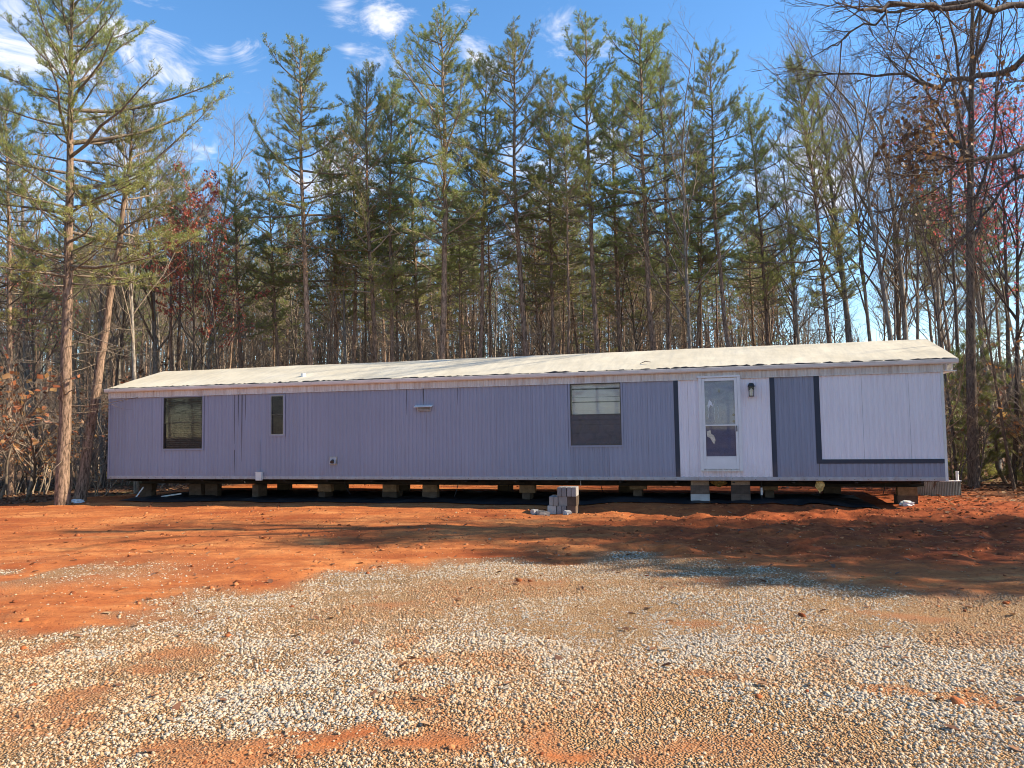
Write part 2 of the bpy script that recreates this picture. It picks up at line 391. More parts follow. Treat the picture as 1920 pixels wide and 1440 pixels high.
nx, ny = len(gx), len(gy); idx = np.arange(nx * ny).reshape(ny, nx)
quads = np.stack([idx[:-1, :-1], idx[:-1, 1:], idx[1:, 1:], idx[1:, :-1]], -1).reshape(-1, 4)
LM = litter_mask(X, Y); GM = gravel_mask(X, Y) * (1 - LM)
RM = sstep(.5, 5, X + (vnoise(X, Y, 1.7) - .5) * 4) * sstep(8.5, 11, Y + (vnoise(X, Y, .9) - .5) * 2) * (1 - LM)  # mask for redder, darker clay over the right part of the pad
gme = mesh_np('ground', np.stack([X, Y, Z], -1).reshape(-1, 3), [quads], True, {'litter': LM.ravel(), 'gravel': GM.ravel(), 'deep_red': RM.ravel()})
m, t, b = material('red_clay_ground', .95, .12); v = coords(t)
n1 = noise(t, v, .55, 6, .62, .3); n2 = noise(t, v, 5, 6, .7); n3 = noise(t, v, 34, 4, .7)
clay = ramp(t, n1, [(.30, (.30, .075, .024)), (.45, (.46, .142, .042)), (.58, (.55, .205, .066)), (.75, (.61, .285, .108))])
n4 = noise(t, coords(t, (.22, 1.5, 1)), 1.5, 6, .68, .5)
clay = mixc(t, ramp(t, n4, [(.40, (.62, .62, .62)), (.56, (0, 0, 0))]), clay, (.27, .066, .022))
clay = mixc(t, ramp(t, n4, [(.58, (0, 0, 0)), (.74, (.6, .6, .6))]), clay, (.60, .31, .13))
clay = mixc(t, ramp(t, n2, [(.35, (.55, .55, .55)), (.55, (0, 0, 0))]), clay, (.25, .075, .03))
clay = mixc(t, ramp(t, n3, [(.58, (0, 0, 0)), (.72, (.6, .6, .6))]), clay, (.18, .06, .03))
clay = mixc(t, mth(t, 'MULTIPLY', ramp(t, attr(t, 'gravel'), [(.12, (0, 0, 0)), (.3, (1, 1, 1))]), .6), clay, (.27, .105, .05))
clay = mixc(t, ramp(t, noise(t, v, 17, 5, .75, .4), [(.36, (.55, .55, .55)), (.47, (0, 0, 0))]), clay, (.17, .05, .022))
clay = mixc(t, mth(t, 'MULTIPLY', attr(t, 'deep_red'), .9), clay, mixc(t, ramp(t, n2, [(.35, (0, 0, 0)), (.65, (1, 1, 1))]), (.17, .036, .014), (.36, .09, .030)))
vo = t.nodes.new('ShaderNodeTexVoronoi'); vo.inputs['Scale'].default_value = 58; t.links.new(v, vo.inputs['Vector'])
pebc = ramp(t, vo.outputs['Color'], [(0, (.38, .21, .10)), (.4, (.48, .33, .185)), (.7, (.51, .40, .26)), (1, (.53, .45, .34))])
peb = mixc(t, ramp(t, vo.outputs['Distance'], [(.30, (0, 0, 0)), (.58, (.9, .9, .9))]), pebc, (.20, .105, .05))
peb = mixc(t, ramp(t, n2, [(.4, (.5, .5, .5)), (.62, (0, 0, 0))]), peb, (.46, .25, .105))
gfac = mth(t, 'MULTIPLY', attr(t, 'gravel'), 1.15, True)
lit = ramp(t, noise(t, v, 9, 6, .75), [(.3, (.075, .045, .03)), (.5, (.17, .095, .055)), (.7, (.28, .17, .10))])
moss = ramp(t, noise(t, v, .35, 3, .5), [(.55, (0, 0, 0)), (.68, (.7, .7, .7))]); lit = mixc(t, moss, lit, (.12, .13, .04))
c = mixc(t, gfac, clay, peb); c = mixc(t, attr(t, 'litter'), c, lit)
t.links.new(c, b.inputs['Base Color'])
hgt = mth(t, 'ADD', mth(t, 'MULTIPLY', n2, .6), mth(t, 'ADD', mth(t, 'MULTIPLY', n3, .35), mth(t, 'MULTIPLY', mth(t, 'SUBTRACT', .7, vo.outputs['Distance']), mth(t, 'MULTIPLY', attr(t, 'gravel'), 1.1))))
bump(t, b, hgt, .9, .035)
M['ground'] = m
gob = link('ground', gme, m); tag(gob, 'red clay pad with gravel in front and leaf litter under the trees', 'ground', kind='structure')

# stones, clods, leaves as loose cover
ico = bmesh.new(); bmesh.ops.create_icosphere(ico, subdivisions=1, radius=1.0)
ICOV = np.array([v.co[:] for v in ico.verts]); ICOF = np.array([[v.index for v in f.verts] for f in ico.faces]); ico.free()
OCTV = np.array([(1, 0, -.2), (0, 1, -.2), (-1, 0, -.2), (0, -1, -.2), (.5, .5, .7), (-.5, .5, .75), (-.5, -.5, .7), (.5, -.5, .8)], float)
OCTF = np.array([(0, 1, 4), (1, 5, 4), (1, 2, 5), (2, 6, 5), (2, 3, 6), (3, 7, 6), (3, 0, 7), (0, 4, 7), (4, 5, 6), (4, 6, 7)])
rs = np.random.RandomState(3)
def rand_rot(k):
    q = rs.randn(k, 4); q /= np.linalg.norm(q, axis=1)[:, None]; w, x, y, z = q.T
    return np.stack([1 - 2 * (y * y + z * z), 2 * (x * y - z * w), 2 * (x * z + y * w), 2 * (x * y + z * w), 1 - 2 * (x * x + z * z), 2 * (y * z - x * w), 2 * (x * z - y * w), 2 * (y * z + x * w), 1 - 2 * (x * x + y * y)], -1).reshape(k, 3, 3)
def rubble(name, px, py, size, tint, base, faces, mat, sink=.33, flat=.55):
    k = len(px); nv = len(base)
    sh = base[None] * (1 + (rs.rand(k, nv, 1) - .5) * .85) * np.stack([np.ones(k), .65 + .35 * rs.rand(k), flat * (.7 + .5 * rs.rand(k))], -1)[:, None, :]
    if base is OCTV:
        a = rs.rand(k) * 6.283; c, s = np.cos(a), np.sin(a); R = np.zeros((k, 3, 3)); R[:, 0, 0] = c; R[:, 0, 1] = -s; R[:, 1, 0] = s; R[:, 1, 1] = c; R[:, 2, 2] = 1
    else: R = rand_rot(k)
    Vv = np.einsum('kij,knj->kni', R, sh) * size[:, None, None]
    Vv[:, :, 0] += px[:, None]; Vv[:, :, 1] += py[:, None]; Vv[:, :, 2] += (height(px, py) + size * (.45 - sink))[:, None]
    F = (faces[None] + (np.arange(k) * nv)[:, None, None]).reshape(-1, 3)
    return link(name, mesh_np(name, Vv.reshape(-1, 3), [F], False, {'tint': np.repeat(tint, nv)}), mat)
m, t, b = material('gravel_stone', .85, .25)
c = ramp(t, attr(t, 'tint'), [(0, (.09, .08, .07)), (.15, (.24, .21, .17)), (.35, (.43, .385, .325)), (.55, (.49, .41, .305)), (.78, (.44, .29, .165)), (1, (.36, .15, .06))])
c = mixc(t, ramp(t, noise(t, coords(t), 60, 3, .7), [(.4, (0, 0, 0)), (.8, (.4, .4, .4))]), c, (.42, .27, .16))
t.links.new(c, b.inputs['Base Color']); bump(t, b, noise(t, coords(t), 160, 2), .5, .004); M['stone'] = m
def scatter(n, x0, x1, y0, y1, dens):
    x = x0 + (x1 - x0) * rs.rand(n); y = y0 + (y1 - y0) * rs.rand(n); k = rs.rand(n) < dens(x, y); return x[k], y[k]
def inframe(x, y, mrg=.9): return (np.abs(x) < .72 * y + mrg)
def stone_tint(x, y):
    w = vnoise(x, y, 2.1) * .6 + vnoise(x, y, .55) * .4; warm = sstep(-1.6, 1.6, x + (w - .5) * 4) * .15 + (1 - np.clip(gravel_mask(x, y) * 1.2, 0, 1)) * .4
    dirty = sstep(.50, .66, vnoise(x + 40, y, 1.5) * .6 + vnoise(x, y + 40, .4) * .4) * .28
    return np.clip(.12 + rs.beta(2.2, 3.0, len(x)) * .62 + warm + dirty + (w - .5) * .34, 0, 1)
x, y = scatter(104000, -5.4, 5.4, 3.2, 6.4, lambda x, y: (.05 + .95 * stone_density(x, y)) * inframe(x, y))
s = .0042 + .0128 * rs.rand(len(x)) ** 2.3
k = y < 4.4
g1 = rubble('gravel', x[k], y[k], s[k], stone_tint(x[k], y[k]), ICOV, ICOF, M['stone']); tag(g1, 'pale grey and buff crushed stone in the near foreground', 'gravel', kind='stuff')
x2, y2 = scatter(112000, -8.5, 8.5, 6.4, 11.2, lambda x, y: (.02 + .98 * stone_density(x, y)) * inframe(x, y))
x2 = np.concatenate([x[~k], x2]); y2 = np.concatenate([y[~k], y2]); s2 = .0055 + .0125 * rs.rand(len(x2)) ** 2.0
g2 = rubble('gravel', x2, y2, s2, stone_tint(x2, y2), OCTV, OCTF, M['stone'], .27); tag(g2, 'thinning spread of crushed stone where the gravel meets the clay', 'gravel', kind='stuff')
m, t, b = material('clay_clod', .97, .08); t.links.new(ramp(t, attr(t, 'tint'), [(0, (.17, .05, .022)), (.5, (.36, .115, .045)), (1, (.52, .21, .09))]), b.inputs['Base Color'])
bump(t, b, noise(t, coords(t), 60, 3), .7, .01); M['clod'] = m
def clod_d(x, y):
    u, n = to_un(x, y); under = ((n > .1) & (n < 4.2) & (u > .3) & (u < HL - .3))
    return (1 - litter_mask(x, y)) * (.12 + .88 * sstep(-1, 5, x) * sstep(9.5, 11, y) * (1 - sstep(17, 18.5, y)) + .25 * sstep(.6, .75, vnoise(x, y, 1.1))) * (1 - .85 * gravel_mask(x, y)) * ~under
x, y = scatter(48000, -13, 13, 4, 26, clod_d); s = .006 + .040 * rs.rand(len(x)) ** 14 + .012 * rs.rand(len(x))
cl = rubble('clay_clods', x, y, s, rs.rand(len(x)), OCTV, OCTF, M['clod'], .3); tag(cl, 'loose red clay crumbs and clods strewn over the graded pad', 'clods', kind='stuff')
def leaves(name, x, y, size, mat, lift=.012):
    k = len(x); base = np.array([(-1, 0, 0), (-.35, .5, .25), (-.35, -.5, .25), (.4, .42, .2), (.4, -.42, .2), (1, 0, .05), (0, 0, 0)], float)
    F0 = np.array([(0, 6, 1), (0, 2, 6), (1, 6, 3), (2, 4, 6), (3, 6, 5), (6, 4, 5)])
    sh = base[None] * np.stack([np.ones(k), .7 + .6 * rs.rand(k), (rs.rand(k) * 2 - .4)], -1)[:, None, :]
    a = rs.rand(k) * 6.283; tl = (rs.rand(k) - .5) * .9; c, s = np.cos(a), np.sin(a)
    z = sh[:, :, 2] + sh[:, :, 0] * np.sin(tl)[:, None]
    Vv = np.stack([sh[:, :, 0] * c[:, None] - sh[:, :, 1] * s[:, None], sh[:, :, 0] * s[:, None] + sh[:, :, 1] * c[:, None], z], -1) * size[:, None, None]
    Vv += np.stack([x, y, height(x, y) + lift], -1)[:, None, :]
    F = (F0[None] + (np.arange(k) * 7)[:, None, None]).reshape(-1, 3)
    return link(name, mesh_np(name, Vv.reshape(-1, 3), [F], False, {'tint': np.repeat(rs.rand(k), 7)}), mat)
x, y = scatter(1500, -9, 9, 3, 17, lambda x, y: inframe(x, y) * (1 - litter_mask(x, y)) * .55)
tag(leaves('fallen_leaves', x, y, .025 + .03 * rs.rand(len(x)), M['litter']), 'dry brown leaves lying loose on the gravel and clay', 'leaves', kind='stuff')
def lit_d(x, y):
    u, n = to_un(x, y); home = (n > -.2) & (n < 4.3) & (u > 0) & (u < HL)
    return (litter_mask(x, y) * (y < 34) + .5 * sstep(6.5, 9.5, x) * sstep(13, 15, y) * (1 - litter_mask(x, y))) * ~home
x, y = scatter(36000, -22, 22, 12, 34, lit_d)
tag(leaves('leaf_litter', x, y, .04 + .045 * rs.rand(len(x)), M['litter'], .02), 'brown leaf litter covering the floor of the woods', 'leaf litter', kind='stuff')

# ------------------------------------------------------------------ mobile home
home = empty('mobile_home', (HX, HY, 0), YAW)
tag(home, 'long grey and white single-wide mobile home raised on block piers', 'mobile home')
HW = 4.25                          # depth of the home
EV = 2.42                          # eave height above the bottom rail
OPEN = {'bed': (1.77, 2.98, .79, 2.15), 'bath': (5.015, 5.385, 1.12, 2.115), 'living': (12.75, 13.90, .775, 2.17), 'door': (15.64, 16.40, .24, 2.20)}
PITCH_U = .8715; RIB = PITCH_U / 8; VTOP = 2.205; VBOT = .075
def siding(u0, u1, v0, v1, mat, name='siding_panel'):
    """ribbed sheet, openings cut out"""
    prof = []                       # (u, depth)
    k0 = int(math.floor((u0 - 17.966) / RIB)) - 1
    for k in range(k0, k0 + int((u1 - u0) / RIB) + 4):
        a = 17.966 + k * RIB
        prof += [(a, 0), (a + .010, -.011), (a + .062, -.011), (a + .072, 0)]
    us = sorted(set([p[0] for p in prof] + [u0 + .0015, u1 - .0015] + [e + d for o in OPEN.values() for e in o[:2] for d in (-.0, )]))
    us = [u for u in us if u0 + .001 <= u <= u1 - .001]
    pu = [p[0] for p in prof]; pd = [p[1] for p in prof]
    mb = MB()
    for a, b_ in zip(us[:-1], us[1:]):
        if b_ - a < 1e-5: continue
        mid = (a + b_) / 2; spans = [(v0, v1)]
        for o in OPEN.values():
            if o[0] < mid < o[1]:
                ns = []
                for s0, s1 in spans:
                    if o[2] > s0: ns.append((s0, min(s1, o[2])))
                    if o[3] < s1: ns.append((max(s0, o[3]), s1))
                spans = [q for q in ns if q[1] - q[0] > .004]
        da, db = np.interp(a, pu, pd), np.interp(b_, pu, pd)
        for s0, s1 in spans: mb.add([(a, da, ZB + s0), (b_, db, ZB + s0), (b_, db, ZB + s1), (a, da, ZB + s1)], [(0, 1, 2, 3)])
    if mb.f: mb.build(name, mat, home)
edges = [0.0]; e = 17.966
while e - PITCH_U > .3: e -= PITCH_U
while e < HL - .1: edges.append(e); e += PITCH_U
edges.append(HL)
S1, S2, S3 = (15.055, 15.152), (17.048, 17.146), (17.925, 18.028)
cuts = sorted(set(edges + [S1[0] + .04, S2[0] + .05, S3[0] + .05]))
cuts = [c for i, c in enumerate(cuts) if i == 0 or c - cuts[i - 1] > .08 or c in (S1[0] + .04, S2[0] + .05, S3[0] + .05)]
for a, b_ in zip(cuts[:-1], cuts[1:]):
    if b_ - a < .03: continue
    mid = (a + b_) / 2
    if mid < S1[0] + .04 or S2[0] + .05 < mid < S3[0] + .05: siding(a, b_, VBOT, VTOP, M['grey_paint'])
    elif mid < S2[0] + .05: siding(a, b_, VBOT, VTOP, M['white_paint'])
    else:
        siding(a, b_, VBOT, .395, M['grey_paint']); siding(a, b_, .397, VTOP, M['white_paint'])
for s in (S1, S2): MB().box(s[0], s[1], -.020, -.0125, ZB + VBOT + .005, ZB + VTOP - .01).build('trim_stripe', M['navy_paint'], home)
MB().box(S3[0], S3[1], -.020, -.0125, ZB + .352, ZB + VTOP - .01).build('trim_stripe', M['navy_paint'], home)
MB().box(S3[1] + .001, HL - .012, -.020, -.0125, ZB + .352, ZB + .440).build('trim_stripe', M['navy_paint'], home)
# dark sheathing just behind the siding (with the openings), inner walls, floor
def frame_wall(n0, n1, holes, mat, name):
    mb = MB(); us = sorted(set([.02, HL - .02] + [e for o in holes for e in o[:2]]))
    for a, b_ in zip(us[:-1], us[1:]):
        spans = [(.02, EV - .03)]
        for o in holes:
            if o[0] < (a + b_) / 2 < o[1]:
                spans = [q for s0, s1 in spans for q in ((s0, o[2]), (o[3], s1)) if q[1] - q[0] > .01]
        for s0, s1 in spans: mb.box(a, b_, n0, n1, ZB + s0, ZB + s1)
    mb.build(name, mat, home)
frame_wall(.004, .085, list(OPEN.values()), M['interior'], 'wall_frame')
MB().box(.02, HL - .02, HW - .08, HW, ZB + .03, ZB + EV - .02).build('rear_wall', M['grey_paint'], home)
for u in (0.0, HL - .03): MB().box(u + .002, u + .028, .03, HW - .03, ZB + .05, ZB + EV - .03).build('end_wall', M['white_paint'], home)
MB().box(.03, HL - .03, .09, HW - .09, ZB + .03, ZB + .19).build('floor_deck', M['interior'], home)
for u in (4.2, 6.2, 11.6, 15.0, 17.5): MB().box(u, u + .08, .09, HW - .09, ZB + .2, ZB + EV - .04).build('partition_wall', M['interior'], home)
# bottom rail with screws, rear rail
MB().prism([(-.016, ZB - .002), (-.022, ZB + .008), (-.018, ZB + .072), (.003, ZB + .084), (.003, ZB - .002)], 0, -.012, HL + .012).build('bottom_rail', M['rail_metal'], home)
sc_mb = MB(); u = .1
rnd = random.Random(5)
while u < HL:
    r = .009; vv = ZB + .03 + rnd.uniform(-.006, .006)
    sc_mb.prism([(u + r * math.cos(q * math.pi / 3), vv + r * math.sin(q * math.pi / 3)) for q in range(6)], 1, -.029, -.019); u += .235 + rnd.uniform(-.02, .02)
tag(sc_mb.build('screw_row', M['rust'], home), kind='stuff')
# corner trims
MB().prism([(-.016, -.026), (.035, -.026), (.035, -.0125), (-.003, -.0125), (-.003, .05), (-.016, .05)], 2, ZB - .001, ZB + EV - .07).build('corner_trim', M['grey_paint'], home)
MB().prism([(HL - .035, -.026), (HL + .016, -.026), (HL + .016, .05), (HL + .003, .05), (HL + .003, -.0125), (HL - .035, -.0125)], 2, ZB - .001, ZB + EV - .07).build('corner_trim', M['gutter_white'], home)
# fascia band: fine ribbed strip below the gutter
pts = []; u = -.03
mb = MB(); o = 0
while u < HL + .03:
    for du, d in ((0, -.024), (.008, -.032), (.045, -.032), (.053, -.024)): pts.append((min(u + du, HL + .04), d))
    u += .075
vs_, fs_ = [], []
for i, (uu, d) in enumerate(pts): vs_ += [(uu, d, ZB + 2.185), (uu, d, ZB + 2.40)]
fs_ = [(2 * i, 2 * i + 2, 2 * i + 3, 2 * i + 1) for i in range(len(pts) - 1)]
mb.add(vs_, fs_).build('fascia_band', M['fascia_paint'], home)
MB().prism([(-.040, ZB + 2.172), (-.036, ZB + 2.19), (.0, ZB + 2.205), (.0, ZB + 2.172)], 0, -.02, HL + .02).build('fascia_drip', M['fascia_paint'], home)
# gutter along the front eave
OHL, OHR = .10, .28
MB().prism([(-.03, ZB + 2.335), (-.085, ZB + 2.335), (-.105, ZB + 2.36), (-.115, ZB + 2.42), (-.103, ZB + 2.425), (-.095, ZB + 2.365), (-.08, ZB + 2.345), (-.03, ZB + 2.345)], 0, -OHL, HL + OHR).build('gutter', M['gutter_white'], home)
MB().box(-.05, HL + .22, -.028, .05, ZB + 2.401, ZB + 2.43).build('eave_board', M['fascia_paint'], home)
# soffit end pieces at the right corner
for u in (HL + .06, HL + .16): MB().prism([(-.09, ZB + 2.33), (.3, ZB + 2.33), (.3, ZB + 2.2), (-.02, ZB + 2.2)], 0, u, u + .025).build('soffit_bracket', M['gutter_white'], home)
MB().box(HL + .035, HL + .25, -.05, HW + .05, ZB + 2.185, ZB + 2.199).build('soffit', M['gutter_white'], home)
# roof: coated membrane, slightly lumpy, two slopes, panel seams
RISE = .636; HALF = HW / 2 + .10
def roof_h(nn): return RISE * (1 - abs(nn - HW / 2) / HALF)
RU = np.linspace(-OHL, HL + OHR, 190); RN = np.concatenate([np.linspace(-.098, HW / 2, 22), np.linspace(HW / 2, HW + .098, 14)[1:]])
A, B_ = np.meshgrid(RU, RN)
seam = np.abs(((A / .305) % 1) - .5) > .46
Zr = ZB + EV + .012 + RISE * (1 - np.abs(B_ - HW / 2) / HALF) + (vnoise(A, B_ * 2, 1.6) - .5) * .022 + (vnoise(A, B_ * 1.5, .35) - .5) * .006 + seam * .004
ri = np.arange(A.size).reshape(A.shape); rq = np.stack([ri[:-1, :-1], ri[:-1, 1:], ri[1:, 1:], ri[1:, :-1]], -1).reshape(-1, 4)
m, t, b = material('coated_roof', .7, .3); v = coords(t)
c = ramp(t, noise(t, v, .8, 6, .65), [(.3, (.50, .45, .35)), (.55, (.61, .56, .45)), (.75, (.67, .62, .52))])
c = mixc(t, ramp(t, noise(t, coords(t, (3, .4, 1)), 2.2, 5, .7), [(.42, (0, 0, 0)), (.75, (.55, .55, .55))]), c, (.36, .345, .30))
t.links.new(c, b.inputs['Base Color']); bump(t, b, noise(t, v, 9, 5), .35, .02); M['roof'] = m
link('roof', mesh_np('roof', np.stack([A, B_, Zr], -1).reshape(-1, 3), [rq], True), m, home)
MB().prism([(-.06, ZB + 2.43), (HW / 2, ZB + EV + RISE - .03), (HW + .06, ZB + 2.43)], 0, -OHL + .01, HL + OHR - .01).build('roof_core', M['gutter_white'], home)
# rumpled dark strip under the membrane lip
ev, ef = [], []; k = 0; rr = random.Random(2); u = -OHL + .02
while u < HL + OHR - .02:
    a = .006 + .026 * rr.random() ** 1.3 * (.4 + 1.2 * float(vnoise(u, 0, .6))); ev += [(u, -.108 - .008 * rr.random(), ZB + EV - .012), (u, -.092, ZB + EV + .004 + a), (u, -.05, ZB + EV + .018 + a * .9), (u, -.03, ZB + EV - .015)]; k += 1; u += .05 + .05 * rr.random()
for i in range(k - 1):
    for j in range(4): ef.append((4 * i + j, 4 * i + 4 + j, 4 * i + 4 + (j + 1) % 4, 4 * i + (j + 1) % 4))
me = bpy.data.meshes.new('roof_edge'); me.from_pydata(ev, [], ef); me.materials.append(plain('dark_edge', (.055, .052, .055), .9, .1, .5, 15)); link('roof_edge', me, None, home)
# small things on the roof
MB().tube([(14.3, .5, ZB + 2.62), (14.42, .46, ZB + 2.66), (14.55, .40, ZB + 2.635)], [.008, .012, .006], 5).build('roof_twig', M['twig'], home)
MB().tube([(5.6, .55, ZB + 2.5), (5.6, .55, ZB + 2.70)], .06, 12).build('roof_vent_pipe', M['pvc'], home)

def window(key, fr_mat, rail_v, slat=None, screen=False, pane_mat='glass', fw=.035, outer=.045, inner='bronze'):
    u0, u1, v0, v1 = OPEN[key]
    w = empty('window', (0, 0, 0)); w.parent = home
    mb = MB(); y0, y1 = -.028, -.013       # flat flange over the siding
    z0, z1 = ZB + v0, ZB + v1
    mb.box(u0 - outer, u0, y0, y1, z0 - outer, z1 + outer * .4); mb.box(u1, u1 + outer, y0, y1, z0 - outer, z1 + outer * .4)
    mb.box(u0 + .0002, u1 - .0002, y0, y1, z0 - outer, z0); mb.box(u0 + .0002, u1 - .0002, y0, y1, z1, z1 + outer * .4)
    mb.build('flange', M[fr_mat], w)
    mb = MB(); f = .02
    mb.box(u0 + .0003, u0 + f, -.020, .07, z0 + .0003, z1 - .0003); mb.box(u1 - f, u1 - .0003, -.020, .07, z0 + .0003, z1 - .0003)
    mb.box(u0 + f, u1 - f, -.020, .07, z0 + .0003, z0 + f); mb.box(u0 + f, u1 - f, -.020, .07, z1 - f, z1 - .0003)
    mb.build('sash_frame', M[inner], w)
    zr = ZB + rail_v
    MB().box(u0 + f, u1 - f, -.016, .03, zr - .012, zr + .012).build('meeting_rail', M['alum' if inner != 'bronze' or key != 'living' else 'bronze'], w)
    MB().box(u0 + f, u1 - f, .002, .006, zr + .012, z1 - f).build('pane', M[pane_mat], w)
    MB().box(u0 + f, u1 - f, .018, .022, z0 + f, zr - .012).build('pane', M[pane_mat], w)
    if screen: MB().box(u0 + f, u1 - f, -.018, -.0165, z0 + f, (zr - .012) if screen == 1 else z1 - f).build('insect_screen', M['screen' if screen == 2 else 'grey_screen'], w)
    if slat:
        mat, tilt, step = slat
        sm = MB(); hw_ = step * .60 if tilt > 1 else .021; n = 3; x0, x1 = u0 + f + .012, u1 - f - .008
        for j in range(2): pass
        vsl = []; fsl = []
        for j in range(5):
            q = (j / 4 - .5) * 2; vsl += [(x0, q * hw_, .0025 * (1 - q * q)), (x1, q * hw_, .0025 * (1 - q * q))]
        for j in range(4): fsl.append((2 * j, 2 * j + 1, 2 * j + 3, 2 * j + 2))
        me = sm.add(vsl, fsl).mesh('slat', M[mat]); rs_ = random.Random(key)
        z = z1 - f - .03; k = 0
        while z > z0 + f + .01:
            o = link('slat', me, None, w, (0, .060, z)); o.rotation_euler = (tilt + rs_.uniform(-.012, .012), rs_.uniform(-.002, .002), 0); z -= step; k += 1
        MB().box(x0, x1, .038, .066, z1 - f - .022, z1 - f - .001).build('head_rail', M[mat], w)
    return w
w = window('bed', 'grey_paint', 1.475, ('slat_dark', math.radians(36), .052), 2, inner='bronze'); tag(w, 'wide window with open horizontal blinds near the left end')
w = window('bath', 'grey_paint', 1.635, None, 2, pane_mat='dark_glass', inner='alum'); tag(w, 'narrow dark two-pane window right of the wide left window')
w = window('living', 'grey_paint', 1.465, ('slat_white', math.radians(83), .050), True, outer=.04); tag(w, 'large window with closed white blinds above a dark insect screen')

# storm door
u0, u1, v0, v1 = OPEN['door']; z0, z1 = ZB + v0, ZB + v1
door = empty('storm_door'); door.parent = home; tag(door, 'white storm door with two glass panes over a white inner door')
mb = MB()
mb.box(u0 - .055, u0 + .012, -.05, -.0125, z0 - .02, z1 + .005); mb.box(u1 - .012, u1 + .055, -.05, -.0125, z0 - .02, z1 + .005)
mb.box(u0 - .085, u1 + .06, -.062, -.0125, z1 + .006, z1 + .045); mb.build('door_frame', M['door_white'], door, .003)
MB().box(u0 - .05, u1 + .05, -.06, -.0125, z0 - .045, z0 - .021).build('threshold', M['gutter_white'], door)
a0, a1 = u0 + .016, u1 - .016; gl0, gl1 = a0 + .055, a1 - .055
zb0, zb1, zm, zt0, zt1 = z0 + .005, z0 + .275, ZB + 1.18, ZB + 2.135, z1 - .008
mb = MB()
mb.box(a0, gl0, -.045, -.015, zb0, zt1); mb.box(gl1, a1, -.045, -.015, zb0, zt1)
mb.box(gl0 + .0005, gl1 - .0005, -.045, -.015, zt0, zt1); mb.box(gl0 + .0005, gl1 - .0005, -.044, -.015, zb1 - .02, zb1); mb.build('door_leaf', M['door_white'], door)
MB().box(gl0 + .0005, gl1 - .0005, -.042, -.018, zb0, zb1 - .022).build('kick_panel', M['door_white'], door, .004)
MB().box(gl0, gl1, -.048, -.016, zm - .014, zm + .014).build('meeting_bar', M['door_white'], door)
MB().box(gl0, gl1, -.030, -.026, zm + .014, zt0).build('pane', M['storm_glass'], door)
MB().box(gl0, gl1, -.034, -.030, zb1, zm - .014).build('pane', M['dark_glass'], door)
MB().tube([(a1 - .03, -.046, zm - .02), (a1 - .03, -.075, zm - .03), (a1 - .03, -.08, zm - .10), (a1 - .03, -.046, zm - .13)], .010, 7).build('handle', M['black_metal'], door)
mb = MB().box(u0 + .002, u1 - .002, .02, .06, z0 + .002, z1 - .002)
for (p0, p1, q0, q1) in ((.10, .34, 1.15, 1.85), (.42, .66, 1.15, 1.85), (.10, .34, .25, .95), (.42, .66, .25, .95)):
    mb.box(u0 + p0, u0 + p1, .010, .0195, z0 + q0, z0 + q1)
inner = mb.build('inner_door', M['door_white'], door, .004)
MB().prism([(u0 + .35, z0 + 1.68), (u0 + .375, z0 + 1.735), (u0 + .40, z0 + 1.68), (u0 + .375, z0 + 1.625)], 1, -.002, .0095).build('knocker', M['brass'], door)
for zz in (1.02, 1.16): MB().tube([(u1 - .10, .019, z0 + zz), (u1 - .10, -.005, z0 + zz), (u1 - .10, -.012, z0 + zz)], [.014, .03, .022], 10).build('knob', M['brass'], door)
# remains of a torn sticker and tape on the storm panes
def scrap(outline, yy, mat, name='torn_sticker'):
    MB().prism(outline, 1, yy, yy + .0015).build(name, mat, door)
paper = plain('torn_paper', (.62, .56, .46), .9, .1, .25, 20)
cx, cz = gl0 + .12, zm - .30
scrap([(cx - .10, cz + .17), (cx - .02, cz + .20), (cx - .01, cz + .12), (cx + .05, cz + .08), (cx + .08, cz - .02), (cx + .05, cz - .11), (cx + .01, cz - .05), (cx - .03, cz + .03), (cx - .09, cz + .06)], -.0365, paper)
film = plain('tape_residue', (.70, .73, .78), .6, .3, .1, 20)
for (dx, dz, w_, h_) in ((.07, .12, .008, .34), (.19, .05, .006, .45), (.27, .10, .005, .28)):
    pts = [(gl0 + dx + .012 * math.sin(q * 2.1 + dx * 40), zm + .03 + dz + h_ * q / 6) for q in range(7)]
    scrap(pts + [(p[0] + w_, p[1]) for p in reversed(pts)], -.0322, film)
scrap([(gl0 + .05, zm + .42), (gl0 + .09, zm + .56), (gl0 + .14, zm + .50), (gl0 + .17, zm + .40), (gl0 + .11, zm + .44), (gl0 + .08, zm + .36)], -.0322, film)

# porch lamp
lamp = empty('porch_light'); lamp.parent = home; tag(lamp, 'black lantern wall light with glass sides')
lu, lz = 16.675, ZB + 1.90
MB().box(lu - .045, lu + .045, -.03, -.0125, lz + .02, lz + .15).build('back_plate', M['black_metal'], lamp, .004)
MB().tube([(lu, -.10, lz + .085), (lu, -.10, lz + .10), (lu, -.10, lz + .125), (lu, -.10, lz + .155), (lu, -.10, lz + .165)], [.075, .075, .062, .05, .03], 10).build('cap', M['black_metal'], lamp)
MB().box(lu - .012, lu + .012, -.10, -.03, lz + .10, lz + .12).build('arm', M['black_metal'], lamp)
mb = MB()
for sx in (-1, 1):
    for sy in (-1, 1): mb.tube([(lu + sx * .052, -.10 + sy * .052, lz + .086), (lu + sx * .044, -.10 + sy * .044, lz - .11)], .006, 5)
mb.box(lu - .052, lu + .052, -.152, -.048, lz - .125, lz - .108); mb.build('cage', M['black_metal'], lamp)
mb = MB(); mb.prism([(lu - .042, lz - .107), (lu + .042, lz - .107), (lu + .050, lz + .084), (lu - .050, lz + .084)], 1, -.148, -.145).build('glass_side', M['glass'], lamp)
